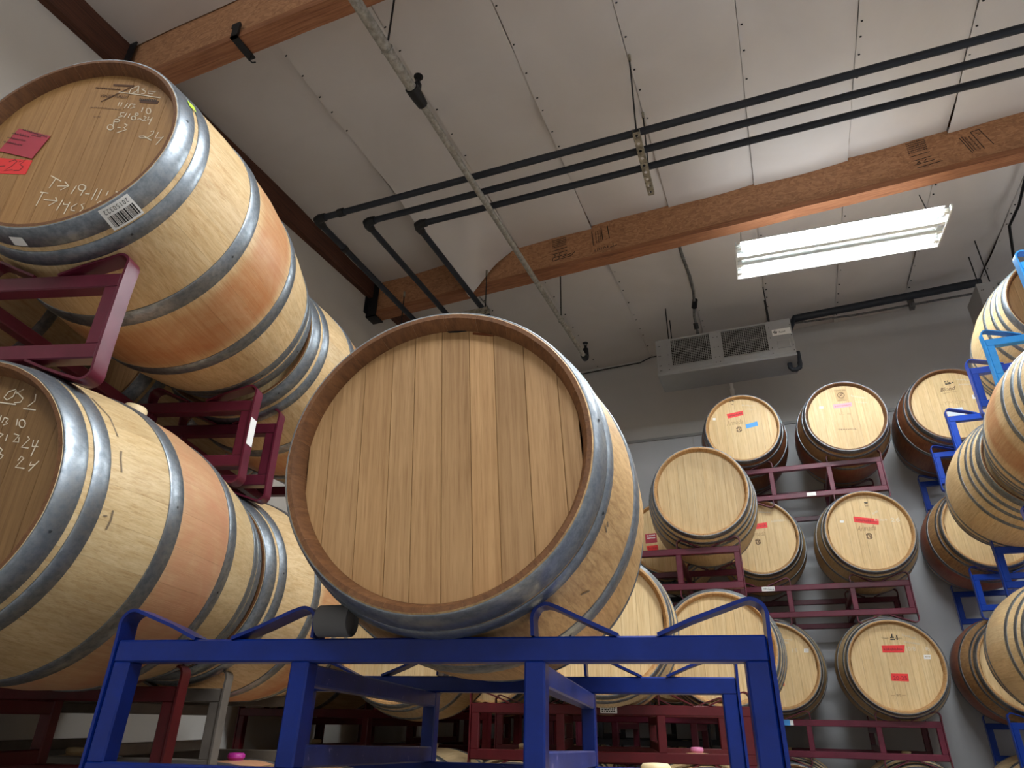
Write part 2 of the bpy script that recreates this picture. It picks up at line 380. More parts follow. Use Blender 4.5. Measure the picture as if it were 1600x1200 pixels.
KR = make_kind('right', 0.353, 0.925, [(0.002, 0.048), (0.085, 0.112), (0.150, 0.177), (0.250, 0.280)])
def barrel(label, k, u, v, z, yaw, body='body', head='head', chime='chime', staves=False, tone=1.0, htone=1.0, edges=None, htints=None, spin=0.0, bung='bung', group='wine barrels', hoop='hoop', tilt=0.0, seed=0, bung_at=90):
    """u, v, z: centre of the near rim; yaw: how far the axis is turned clockwise from straight down the room"""
    rng = random.Random(seed * 7 + 3); ya = R(yaw)
    ax = Vector((math.sin(ya), math.cos(ya), 0))
    p = Vector((u, v, z + CZ)) + ax * (k.L / 2) - Vector((0, 0, k.Rb))
    t = thing('wine_barrel', label, 'barrel', p, -ya, group)
    off = Vector((0, -k.L / 2, k.Rb))
    mats = [M[body], M[chime]]; key = (body, chime)
    if key not in k.cache:
        if staves:
            ms = []
            for i in range(NST):
                mb = MB(); stave_into(mb, k, i); ms.append(mb.mesh('stave', mats, R(28)))
            k.cache[key] = ms
        else:
            pass
    if staves:
        for i in range(NST):
            o = obj('stave', k.cache[key][i], t, off); b = tone * rng.uniform(0.95, 1.03); w = rng.uniform(-0.015, 0.015)
            o.color = (b * (1 + w), b, b * (1 - 1.5 * w), 1)
    else:
        ck = (body, chime, 'joined', seed % 4)
        if ck not in k.cache:
            mb = MB(); r2 = random.Random(seed % 4)
            for i in range(NST):
                b = r2.uniform(0.93, 1.04); w = r2.uniform(-0.02, 0.02); stave_into(mb, k, i, (b * (1 + w), b, b * (1 - 1.5 * w)))
            k.cache[ck] = mb.mesh('body', mats, R(28))
        o = obj('body', k.cache[ck], t, off); o.color = (tone, tone, tone, 1)
    if edges is None:
        n = 9; ed = [-0.2645]; ws = [rng.uniform(0.75, 1.3) for _ in range(n)]; sm = sum(ws); x = -0.2645
        r3 = random.Random(seed % 5); ws = [r3.uniform(0.75, 1.3) for _ in range(n)]; sm = sum(ws)
        for w in ws: x += w / sm * 0.529; ed.append(x)
    else: ed = [-0.2645] + list(edges) + [0.2645]
    for i in range(len(ed) - 1):
        o = obj('head_board', board_mesh(ed[i], ed[i + 1], M[head]), t, off, (0, spin, 0))
        b = htone * (htints[i] if htints else rng.uniform(0.965, 1.025)); w = rng.uniform(-0.008, 0.008)
        o.color = (b * (1 + w), b, b * (1 - 1.5 * w), 1)
    o = obj('rear_head', rear_mesh(k, M[head]), t, off)
    for i in range(len(k.hoops)):
        h = obj('hoop', hoop_mesh(k, i, M[hoop]), t, off)
        a, b = k.hoops[i]
        if staves:
            th0 = R(-22 + 37 * math.sin(i * 2.1 + seed))
            for j in range(1):
                th = th0 + j * 0.075; y = (a + b) / 2; rr = brad(y, k) + 0.0036
                q = obj('rivet', RIV, h, (rr * math.cos(th), y, rr * math.sin(th)))
                q.rotation_euler = (0, math.pi / 2 - th, 0)
    if bung:
        ba = R(bung_at); obj('bung', BUNG[bung], t, (k.Rb * math.cos(ba), 0, k.Rb + k.Rb * math.sin(ba)), (0, math.pi / 2 - ba, 0))
    t['_off'] = 0; del t['_off']
    return t, off
def hm(x, z): return (x, HY - 0.0013, z)
def plate(bt, name, pts, mat, label=None, y=HY - 0.0010):
    t, off = bt; mb = MB(); f = mb.add([(x, y, z) for x, z in pts]); b = mb.add([(x, y + 0.0008, z) for x, z in pts]); n = len(pts)
    mb.quad(f); mb.quad(b[::-1])
    for j in range(n): mb.quad((f[j], b[j], b[(j + 1) % n], f[(j + 1) % n]))
    o = obj(name, mb.mesh(name, M[mat]), t, off)
    if label: o['label'] = label
    return o
def on_tape(o, me): 
    c = obj('writing', me, o); return c
def head_text(bt, txt, p0, p1, size, mat, name='brand_mark', shear=0.0, parent=None, y=HY - 0.0016, thin=1.0):
    """lettering along the line p0-p1 on the head"""
    t, off = bt; d = Vector(p1) - Vector(p0); L = d.length; d.normalize(); n = Vector((-d.y, d.x))
    me = text_mesh(txt, size, M[mat], lambda a, b: (a, b, 0), shear)
    xs = [v.co.x for v in me.vertices] or [0, 1]; w = max(xs) - min(xs) or 1; x0 = min(xs); sx = L / w
    for v in me.vertices:
        a = (v.co.x - x0) * sx; b = v.co.y; q = Vector(p0) + d * a + n * b; v.co = (q.x, y, q.y)
    me.update()
    return obj(name, me, parent or t, None if parent else off)
def head_lines(bt, strokes, width, mat, name='chalk_writing', parent=None, y=HY - 0.0013):
    t, off = bt
    return obj(name, ribbons(strokes, width, lambda a, b: (a, y, b), M[mat], name), parent or t, None if parent else off)
def ring_pts(c, r, a0=0, a1=360, n=18, ry=None):
    return [(c[0] + r * math.cos(R(a0 + (a1 - a0) * i / (n - 1))), c[1] + (ry or r) * math.sin(R(a0 + (a1 - a0) * i / (n - 1)))) for i in range(n)]

# ------------------------------------------------------------------ racks
RW, RD, RT = 1.17, 0.75, 0.039; RP = (0.0, 0.366, 0.787, RW - 0.036)     # width, depth, tube, left edges of the posts
RACK = {}
def strap_mesh(path, mat, w=0.044, th=0.006):
    P = [Vector((x, z)) for x, z in path]; mb = MB(); A = []; B = []
    for k, p in enumerate(P):
        t = (P[min(k + 1, len(P) - 1)] - P[max(k - 1, 0)]).normalized(); n = Vector((-t.y, t.x)) * th / 2
        A.append(p + n); B.append(p - n)
    y0, y1 = -0.0025, w - 0.0025
    r = [mb.add([(a.x, y0, a.y), (a.x, y1, a.y), (b.x, y1, b.y), (b.x, y0, b.y)]) for a, b in zip(A, B)]
    for k in range(len(r) - 1):
        for j in range(4): mb.quad((r[k][j], r[k + 1][j], r[k + 1][(j + 1) % 4], r[k][(j + 1) % 4]))
    mb.quad(r[0]); mb.quad(r[-1][::-1])
    return mb.mesh('cradle_strap', mat, R(25))
def arc(cx, cz, r, a0, a1, n=6): return [(cx + r * math.cos(R(a0 + (a1 - a0) * i / n)), cz + r * math.sin(R(a0 + (a1 - a0) * i / n))) for i in range(n + 1)]
def rack_parts(mat, wear, H):
    key = (mat, wear, H)
    if key in RACK: return RACK[key]
    m = M[mat]; W = RW; D = RD; t = RT; out = []
    def bx(name, lo, hi, mm=m, b=0.003):
        mb = MB(); mb.bbox(lo, hi, b); out.append((name, mb.mesh(name, mm, R(25)), (0, 0, 0)))
    for y in (0, D - t):
        for nm, z in (('top_bar', -t), ('bottom_bar', -H)):
            bx(nm, (0, y, z), (W, y + t, z + t))
        for x in RP: bx('post', (x + 0.0006, y + 0.0006, -H + t - 0.002), (x + 0.0354, y + t - 0.0006, -t + 0.002))
    for x in RP[1:3]:
        for z in (-2 * t + 0.003, -H + t - 0.001): bx('fork_tube', (x + 0.002, t - 0.002, z), (x + 0.034, D - t + 0.002, z + t - 0.004), M[wear])
    pk = 0.052
    end = [(0.165, 0.001), (0.11, 0.024), (0.045, 0.046)] + arc(0.018, 0.030, 0.024, 75, 180) + [(-0.0045, 0.0), (-0.0035, -0.05), (-0.0035, -H + 0.05), (-0.0045, -H)] + arc(0.018, -H - 0.030, 0.024, 180, 285) + [(0.045, -H - 0.046), (0.11, -H - 0.024), (0.165, -H - 0.001)]
    inn = [(0.240, 0.001), (0.296, 0.022), (0.352, 0.046)] + arc(0.3775, 0.029, 0.024, 105, 0) + [(0.4015, 0.001)]
    inr = [(0.228, 0.001), (0.280, 0.024), (0.324, 0.045)] + arc(0.346, 0.028, 0.024, 105, 0) + [(0.3685, 0.001)]
    low = [(x, -H - z) for x, z in inr]
    for y in (0, D - t):
        for path, flip in ((end, False), (end, True), (inn, False), (inr, True), (low, False), (low, True)):
                P = [(W - x, z) for x, z in path][::-1] if flip else path
                out.append(('cradle_strap', strap_mesh(P, m), (0, y, 0)))
    RACK[key] = out; return out
def rack(label, u, v, z, yaw, mat, wear=None, right=False, H=0.24, tilt=0.0, group=None):
    """u, v, z: front top corner of the top bar, the left one or (right=True) the right one"""
    ya = R(yaw); X = Vector((math.cos(ya), -math.sin(ya), 0)); A = Vector((math.sin(ya) * math.cos(R(tilt)), math.cos(ya) * math.cos(R(tilt)), math.sin(R(tilt))))
    P = Vector((u, v, z + CZ))
    if right: P -= X * RW
    Zl = X.cross(A)
    hb = H + 0.055
    loc = P + X * (RW / 2) + A * (RD / 2) - Zl * hb
    t = thing('barrel_rack', label, 'rack', loc, -ya, group, R(tilt))
    for nm, me, o_ in rack_parts(mat, wear or mat, H):
        obj(nm, me, t, (o_[0] - RW / 2, o_[1] - RD / 2, o_[2] + hb))
    t_off = Vector((-RW / 2, -RD / 2, hb))
    return t, t_off
def rack_label(rt, x0, x1, z0, z1, mat='white', lines=0, y=-0.001, blue=None, text=None):
    t, off = rt; mb = MB(); mb.box((x0, y - 0.0008, z0), (x1, y, z1)); o = obj('label_sticker', mb.mesh('label_sticker', M[mat]), t, off)
    if lines:
        rng = random.Random(int(x0 * 1000)); st = []
        for i in range(lines):
            zz = z1 - (z1 - z0) * (i + 1) / (lines + 1); a = x0 + (x1 - x0) * 0.08
            while a < x1 - (x1 - x0) * 0.12:
                b = a + rng.uniform(0.004, 0.012); st.append([(a, zz), (min(b, x1 - 0.003), zz)]); a = b + 0.003
        obj('writing', ribbons(st, (z1 - z0) * 0.16, lambda a, b: (a, y - 0.0014, b), M['ink']), o)
    if blue:
        mb = MB(); mb.box((x0 + (x1 - x0) * 0.25, y - 0.0018, z0 - 0.001), (x0 + (x1 - x0) * 0.78, y - 0.0009, z1 + 0.002)); obj('blue_tape', mb.mesh('blue_tape', M['tape_blue']), o)
    return o

# ------------------------------------------------------------------ room shell
XL, XR, YF, YB = -2.96, 6.0, -4.2, 6.45
def zc(u, v): return 3.30 + 0.036 * (v - 1.17) + 0.034 * (u + 2.888)
def one(name, build, mat, parent=None, smooth=None):
    mb = MB(); build(mb); return obj(name, mb.mesh(name, mat, smooth), parent)
def sbox(name, lo, hi, mat, parent=None):
    o = one(name, lambda b: b.box(lo, hi), mat, parent)
    if not parent: o['kind'] = 'structure'
    return o
TOP = 3.95 + CZ
sbox('floor', (XL - .1, YF - .1, -0.1), (XR + .1, YB + .1, 0), M['floor'])
sbox('wall_left', (XL - .1, YF, 0), (XL, YB, TOP), M['wall'])
sbox('wall_right', (XR, YF, 0), (XR + .1, YB, TOP), M['wall'])
sbox('wall_front', (XL - .1, YF - .1, 0), (XR + .1, YF, TOP), M['wall'])
wb = sbox('wall_back', (XL - .1, YB, 0), (XR + .1, YB + .1, TOP), M['wall_back'])
x = XL
while x < XR - 0.1:
    b = min(x + 1.16, XR)
    one('wall_panel', lambda m: m.bbox((x + .002, YB - .010, 0.0), (b - .002, YB + .001, 2.585 + CZ), .002), M['wallpanel'], wb)
    x += 1.16
sbox('trim_1', (XL, YB - .022, 2.585 + CZ), (XR, YB, 2.612 + CZ), M['unit'])
# ceiling: rolls of vinyl faced insulation stapled between the joists
ce = obj('ceiling', None); ce['kind'] = 'structure'
SEAM = [XL, -2.19, -1.585, -0.98, -0.385, 0.225, 0.845, 1.45, 2.06, 2.66, 3.26, 3.86, 4.46, 5.06, 5.6, XR]
def wrinkle(u, v, s):
    return 0.006 * math.sin(3.1 * u + 5.0 * v + s) * math.sin(2.3 * v - 1.7 * s) + 0.004 * math.sin(9 * u - 4 * v + 2 * s) + 0.0025 * math.sin(14 * v + 6 * u * math.sin(s))
for bay, (v0, v1) in enumerate(((YF, 1.51), (1.59, 4.015), (4.09, YB))):
    for i in range(len(SEAM) - 1):
        u0, u1 = SEAM[i], SEAM[i + 1]
        if bay == 0 and u0 > 3.5: pass
        nu, nv = 10, 26; mb = MB(); rows = []
        for a in range(nv + 1):
            row = []
            for c in range(nu + 1):
                fu, fv = c / nu, a / nv; u = u0 + (u1 - u0) * fu; v = v0 + (v1 - v0) * fv
                z = zc(u, v) + wrinkle(u, v, i + bay * 3.0) - 0.006 * (1 - fu)
                sag = (0.012 + 0.012 * ((i * 7) % 3)) * fv ** 8 + 0.045 * (0.35 + 0.65 * math.sin(math.pi * fu)) * math.exp(-((v1 - 0.32 - v) / 0.22) ** 2) if bay == 1 else 0.012 * math.sin(math.pi * fu) * math.sin(math.pi * fv)
                z -= sag
                u += 0.0012 * (1 if c == 0 else -1 if c == nu else 0)
                if bay == 1:
                    z += 0.04 * (1 - fv) ** 3
                    if i == 1 and v > 2.5:       # the loose corner that hangs over the joist
                        d = 0.36 * ((v - 2.5) / 1.5) ** 1.7 * max(0, 1 - fu) ** 1.15
                        z -= d; u += 0.55 * d; v -= 0.10 * d
                        z += 0.02 * math.sin(9 * v + 6 * fu) * (d > 0.02) * min(1, d * 8)
                row.append((u, v, z + CZ))
            rows.append(mb.add(row))
        for a in range(nv):
            for c in range(nu): mb.quad((rows[a][c], rows[a + 1][c], rows[a + 1][c + 1], rows[a][c + 1]))
        lip = mb.add([(p[0], p[1], p[2] + 0.05) for p in [mb.v[k] for k in rows[-1]]])
        if not (bay == 1 and i == 1):
            for c in range(nu): mb.quad((rows[-1][c], lip[c], lip[c + 1], rows[-1][c + 1]))
        obj('insulation_sheet', mb.mesh('insulation_sheet', M['sheet'], R(70)), ce)
rng = random.Random(5); mb = MB()
for bay, (v0, v1) in enumerate(((-1, 1.5), (1.7, 3.95), (4.2, 6.4))):
    for u in SEAM[1:10]:
        v = v0
        while v < v1:
            z = zc(u, v) - 0.009 + CZ; w = 0.0055
            if not (bay == 1 and u == -2.19 and v > 2.6): mb.box((u - w + 0.02, v - 0.0015, z - 0.004), (u + w + 0.02, v + 0.0015, z + 0.006))
            v += rng.uniform(0.10, 0.26)
o = obj('staple', mb.mesh('staple', M['iron']), ce); o['kind'] = 'stuff'
# cover boards above the sheets so that no light leaks in
sbox('ceiling_deck', (XL - .1, YF - .1, TOP), (XR + .1, YB + .1, TOP + .05), M['wall'])
bpy.data.objects['ceiling_deck'].parent = ce
for k_ in ('kind',):
    if k_ in bpy.data.objects['ceiling_deck']: del bpy.data.objects['ceiling_deck'][k_]
# ledger along the left wall
def ledger(m):
    z = lambda v: 3.105 + 0.040 * (v - 1.06) + CZ
    i = m.add([(XL, YF, z(YF)), (XL + .05, YF, z(YF)), (XL + .05, YF, z(YF) + .19), (XL, YF, z(YF) + .19), (XL, YB, z(YB)), (XL + .05, YB, z(YB)), (XL + .05, YB, z(YB) + .19), (XL, YB, z(YB) + .19)])
    for q in ((0, 1, 2, 3), (7, 6, 5, 4), (0, 4, 5, 1), (1, 5, 6, 2), (2, 6, 7, 3), (3, 7, 4, 0)): m.quad([i[k] for k in q])
o = one('trim_2', ledger, M['ledger']); o['kind'] = 'structure'

# ------------------------------------------------------------------ joists
def prism(m, u0, u1, v0, v1, zf, za, zb, n=1, jit=0.0, seed=1):
    rg = random.Random(seed); prev = None
    for k in range(n + 1):
        u = u0 + (u1 - u0) * k / n; j = rg.uniform(-jit, jit) if 0 < k < n else 0
        r = m.add([(u, v0, zf(u) + za + j), (u, v1, zf(u) + za + j * .5), (u, v1, zf(u) + zb), (u, v0, zf(u) + zb)])
        if prev:
            for a in range(4): m.quad((prev[a], r[a], r[(a + 1) % 4], prev[(a + 1) % 4])[::-1])
        else: m.quad(r)
        prev = r
    m.quad(prev[::-1])
def joist(label, v, zf, h):
    g = 'wooden I joists under the roof'
    t = thing('ceiling_joist', label, 'beam', (XL, v + 0.05, zf(XL)), 0, g); off = -Vector(t.location)
    def part(name, fn, mat): 
        mb = MB(); fn(mb); return obj(name, mb.mesh(name, mat), t, off)
    part('web', lambda m: prism(m, XL + .03, XR, v + .016, v + .034, zf, 0.04, h + .14), M['osb'])
    part('bottom_flange', lambda m: prism(m, XL + .03, XR, v, v + .10, zf, 0.0, 0.044, 60, 0.004), M['flange'])
    part('web_lip', lambda m: prism(m, XL + .03, XR, v + .006, v + .034, zf, 0.044, 0.060, 40, 0.002, 4), M['osb'])
    def hang(m):
        z = zf(XL) 
        m.box((XL + .002, v - .012, z - .012), (XL + .10, v + .11, z - .004)); m.box((XL + .002, v - .012, z - .012), (XL + .10, v - .004, z + h - .02)); m.box((XL + .002, v - .05, z + .02), (XL + .012, v - .004, z + h - .02))
    part('joist_hanger', hang, M['iron'])
    return t, off
zb1 = lambda u: 2.965 + 0.010 * (u + 2.9) + CZ
zb2 = lambda u: 3.045 + 0.036 * (u + 2.9) + CZ
j1, j1o = joist('strand board I joist at the top left with a black clip on its flange', 1.50, zb1, 0.36)
j2, j2o = joist('long strand board I joist with black stamps, above the triple black pipes end', 4.00, zb2, 0.36)
# stamps printed on the web
def stamp(u, z0, strokes, w=0.006):
    yf = 4.016 - 0.0012
    obj('printed_stamp', ribbons([[(u + a, zb2(u + a) + z0 + b) for a, b in st] for st in strokes], w, lambda a, b: (a, yf, b), M['ink']), j2, j2o)
rs = random.Random(11)
blk = [s for k in range(5) for s in scribble((0, .20 - k * .017), (.115, .205 - k * .017), .013, 9, rs)]
stamp(-1.30, 0.085, blk, 0.0045)
stamp(-1.30, 0.085, [[(0, .105), (.12, .112)], [(0, .072), (.12, .079)], [(0, .040), (.115, .047)], [(0, .012), (.15, .020), (.185, .055)], [(.02, .05), (.02, .065)], [(.055, .055), (.06, .068)], [(.0, .018), (.0, .034)], [(.05, .02), (.055, .036)], [(.08, .03), (.15, .04)]], 0.006)
stamp(-0.98, 0.085, [[(0, .20), (.01, .06)], [(.075, .21), (.085, .09)], [(.125, .215), (.135, .09)]], 0.006)
stamp(-0.96, 0.16, [s for k in range(3) for s in scribble((.004 + k * .018, .115), (.01 + k * .018, .0), .013, 8, rs)], 0.004)
stamp(-0.96, 0.082, [[(0, 0), (0, .022)], [(.02, .003), (.02, .025), (.035, .025), (.035, .004)], [(.05, .005), (.05, .03)], [(.062, .006), (.075, .03), (.088, .008)], [(.10, .006), (.10, .03)], [(.115, .008), (.17, .014)], [(.14, .012), (.14, .045)]], 0.0055)
stamp(1.20, 0.085, [s for k in range(6) for s in scribble((0, .225 - k * .017), (.115, .23 - k * .017), .013, 9, rs)], 0.0045)
stamp(1.20, 0.085, [[(0, .115), (.12, .12)], [(.01, .075), (.12, .08)], [(.01, .04), (.13, .045)], [(.02, .012), (.17, .02)], [(.03, .045), (.04, .07), (.05, .045)], [(.035, .055), (.045, .055)], [(.07, .05), (.09, .068)]], 0.005)
stamp(1.50, 0.085, [[(0, .17), (.04, .02)], [(.07, .19), (.11, .03)], [(.12, .195), (.165, .045)], [(.095, .17), (.125, .16), (.10, .15)], [(.07, .19), (.12, .195)], [(.015, .17), (.05, .03)]], 0.005)
stamp(1.50, 0.085, [s for k in range(2) for s in scribble((.025 + k * .022, .16), (.06 + k * .022, .03), .015, 8, rs)], 0.004)
# clip on joist 1
def clip(m):
    u = -2.10; z = zb1(u)
    m.box((u - .02, 1.484, z - .012), (u + .02, 1.620, z - .003)); m.box((u - .02, 1.484, z - .012), (u + .02, 1.497, z + .085)); m.box((u - .034, 1.486, z + .07), (u + .014, 1.497, z + .10))
    m.tube([(u + .01, 1.60, z - .012), (u + .01, 1.60, z - .045), (u + .02, 1.61, z - .055), (u + .03, 1.62, z - .045)], .004, 8)
mb = MB(); clip(mb); obj('wire_clip', mb.mesh('wire_clip', M['iron']), j1, j1o)

# ------------------------------------------------------------------ pipes
def rig(name, label, cat, loc, group=None):
    t = thing(name, label, cat, loc, 0, group); off = -Vector(loc)
    def part(pn, fn, mat, smooth=SM, parent=None):
        mb = MB(); fn(mb); return obj(pn, mb.mesh(pn, mat, smooth), parent or t, None if parent else off)
    return t, part
PZ = 2.85 + CZ
pip = [(-2.438, 2.640, 'upper black insulated pipe of the three, nearest the camera'), (-2.155, 2.775, 'middle one of the three black insulated pipes'), (-1.858, 2.912, 'lower black insulated pipe of the three, nearest the joist')]
for k, (u, v, lab) in enumerate(pip):
    ve = v + 0.045
    t, part = rig('insulated_pipe', lab, 'pipe', (u, v, PZ), 'three black pipes under the ceiling')
    part('long_run', lambda m: m.tube([(u + .04, v, PZ), (XR, ve + .05, PZ)], .0205, 14), M['pipe_black'])
    part('cross_run', lambda m: m.tube([(u, v + .04, PZ), (u + .01, YB - .03, PZ)], .0205, 14), M['pipe_black'])
    def elbow(m):
        pts = [(u + .07, v, PZ), (u + .03, v, PZ), (u + .008, v + .008, PZ), (u, v + .03, PZ), (u, v + .07, PZ)]
        m.tube(pts, .027, 14, radii=[.026, .029, .031, .029, .026])
    part('elbow', elbow, M['iron'])
    if k == 0:
        part('union', lambda m: m.tube([(u + .17, v, PZ), (u + .21, v, PZ)], .027, 14), M['iron']); part('union', lambda m: m.tube([(u, v + .30, PZ), (u, v + .33, PZ)], .026, 14), M['iron'])
def strut(label, p0, p1, rods, holes):
    mid = (Vector(p0) + Vector(p1)) / 2; t, part = rig('strut_hanger', label, 'hanger', tuple(mid), 'strut hangers under the black pipes')
    d = (Vector(p1) - Vector(p0)); L = d.length; d.normalize(); s = Vector((d.y, -d.x, 0)); w = .019
    def chan(m):
        P = lambda a, b, c: tuple(Vector(p0) + d * a + s * b + Vector((0, 0, c)))
        n = holes
        for sg in (-1, 1):       # side walls
            i = m.add([P(0, sg * w, 0), P(L, sg * w, 0), P(L, sg * w, -.04), P(0, sg * w, -.04)]); m.quad(i)
            i = m.add([P(0, sg * (w - .003), 0), P(L, sg * (w - .003), 0), P(L, sg * (w - .003), -.04), P(0, sg * (w - .003), -.04)]); m.quad(i[::-1])
        pitch = L / n; hr = .0085          # perforated bottom: a frame of quads round each hole
        for k in range(n):
            a0 = k * pitch; c0 = a0 + pitch / 2; q = 12; rim = []; out = []
            for j in range(q):
                an = 2 * math.pi * j / q; rim.append(P(c0 + hr * 1.1 * math.cos(an), hr * math.sin(an), -.04))
                ca, sa = math.cos(an), math.sin(an); f = min(pitch / 2 / max(abs(ca), 1e-6), w / max(abs(sa), 1e-6)); out.append(P(c0 + f * ca, f * sa, -.04))
            a = m.add(rim); b = m.add(out)
            for j in range(q): m.quad((a[j], a[(j + 1) % q], b[(j + 1) % q], b[j]))
    part('channel', chan, M['strut'], None)
    for (x, y, z0, z1) in rods:
        part('threaded_rod', lambda m: m.tube([(x, y, z0), (x, y, z1)], .0045, 8), M['iron'])
        part('nut', lambda m: m.tube([(x, y, z1 - .05), (x, y, z1)], .009, 6), M['strut'])
    return t
za = lambda u, v: zc(u, v) + CZ - .012
strut('perforated strut hung on two rods across the middle of the three black pipes', (-.372, 2.60, PZ - .022), (-.386, 3.10, PZ - .022), [(-.372, 2.625, PZ - .07, za(-.37, 2.62)), (-.384, 3.07, PZ - .07, za(-.38, 3.07))], 9)
strut('perforated strut below the joist where the three pipes cross it', (-2.60, 3.93, PZ - .022), (-1.79, 3.93, PZ - .022), [(-2.56, 3.93, PZ - .06, zb2(-2.56) + .10), (-1.82, 3.93, PZ - .06, zb2(-1.82) + .10)], 14)
SZ = 2.78 + CZ; su = lambda v: -1.348 + 0.0160 * (v - 1.445)
t, part = rig('sprinkler_pipe', 'galvanised sprinkler pipe running down the room under the black pipes', 'pipe', (su(2), 2.0, SZ))
part('large_pipe', lambda m: m.tube([(su(YF), YF, SZ), (su(1.95), 1.95, SZ)], .026, 16), M['pipe_galv'])
part('small_pipe', lambda m: m.tube([(su(1.98), 1.98, SZ), (su(4.85), 4.85, SZ)], .0185, 14), M['pipe_galv'])
part('reducing_tee', lambda m: (m.tube([(su(1.93), 1.925, SZ), (su(1.95), 1.95, SZ), (su(2.0), 2.0, SZ), (su(2.04), 2.04, SZ)], .03, 14, radii=[.034, .034, .031, .027]), m.tube([(su(1.97), 1.975, SZ + .01), (su(1.97), 1.975, SZ + .075)], .021, 12)), M['iron'])
part('end_elbow', lambda m: (m.tube([(su(4.8), 4.80, SZ), (su(4.85), 4.86, SZ), (su(4.87), 4.88, SZ + .02), (su(4.87), 4.88, SZ + .10)], .026, 12, radii=[.026, .03, .028, .023])), M['iron'])
def head_(v, z):
    def deflector(m):
        m.tube([(su(v), v, z), (su(v), v, z + .03)], .011, 10); m.tube([(su(v) - .012, v, z + .03), (su(v) - .012, v, z + .055)], .003, 6); m.tube([(su(v) + .012, v, z + .03), (su(v) + .012, v, z + .055)], .003, 6)
        n = 16
        a = m.add([(su(v) + .024 * math.cos(2 * math.pi * j / n), v + .024 * math.sin(2 * math.pi * j / n), z + .056) for j in range(n)]); b = m.add([(su(v) + .024 * math.cos(2 * math.pi * j / n), v + .024 * math.sin(2 * math.pi * j / n), z + .059) for j in range(n)])
        m.quad(a[::-1]); m.quad(b)
        for j in range(n): m.quad((a[j], a[(j + 1) % n], b[(j + 1) % n], b[j]))
    return part('sprinkler_head', deflector, M['iron'])
head_(1.975, SZ + .075); head_(4.88, SZ + .10)
for v, zt, r in ((1.70, za(-1.34, 1.70), .029), (4.22, za(-1.3, 4.22), .0215)):
    part('hanger_rod', lambda m: m.tube([(su(v), v, SZ + r + .022), (su(v), v, zt)], .005, 8), M['iron'])
    part('hanger_ring', lambda m: m.tube([(su(v) + r * math.sin(a) * (1 if abs(a) < 2.6 else .5), v, SZ - r * math.cos(a) + (.02 if abs(a) > 2.9 else 0)) for a in [x * math.pi / 10 for x in range(-10, 11)]], .0035, 6), M['pipe_galv'])

# ------------------------------------------------------------------ shop light
t = thing('ceiling_light', 'white four tube shop light with two lit tubes hanging by the joist', 'lamp', (0.645, 4.006, 2.80 + CZ), R(3.4))
def lp(name, fn, mat, smooth=None):
    mb = MB(); fn(mb); return obj(name, mb.mesh(name, mat, smooth), t)
HX, HYW, HT = .622, .195, .046
def house(m):
    m.box((-HX, -.115, HT), (HX, .115, HT + .012)); m.box((-HX, -.05, HT + .010), (HX, .05, HT + .03))
    for s in (-1, 1):
        i = m.add([(-HX, s * HYW, 0.0), (HX, s * HYW, 0.0), (HX, s * .112, HT), (-HX, s * .112, HT)]); m.quad(i)
        i = m.add([(-HX, s * (HYW - .002), -.001), (HX, s * (HYW - .002), -.001), (HX, s * .110, HT - .003), (-HX, s * .110, HT - .003)]); m.quad(i[::-1])
lp('housing', house, M['lampwhite'])
for s in (-1, 1): lp('end_plate', lambda m: m.box((s * HX - .004, -HYW, 0), (s * HX + .004, HYW, .03)), M['lampwhite'])
def refl(m):
    for c in (-.1425, -.0475, .0475, .1425):
        for s in (-1, 1):
            i = m.add([(-HX + .03, c, .042), (HX - .03, c, .042), (HX - .03, c + s * .0475, .026), (-HX + .03, c + s * .0475, .026)]); m.quad(i if s > 0 else i[::-1])
lp('reflector', refl, M['lampwhite'])
for k, c in enumerate((-.1425, -.0475, .0475, .1425)):
    lit = k in (0, 3)
    o = lp('lit_tube' if lit else 'unlit_tube', lambda m: m.tube([(-HX + .035, c, .018), (HX - .035, c, .018)], .0125, 12), M['tube_lit'] if lit else M['tube_off'], SM)
    o['label'] = 'glowing white tube' if lit else 'dark tube'
    for s in (-1, 1): lp('lamp_holder', lambda m: m.box((s * (HX - .02) - .016, c - .014, .004), (s * (HX - .02) + .016, c + .014, .036)), M['lampwhite'])
for s in (-1, 1):
    def chain(m):
        ux = s * .56
        m.tube([(ux, .03, .05), (ux + .01 * s, .035, .20), (ux, .04, .30 + s * .02)], .0032, 6)
    lp('hanging_wire', chain, M['iron'])

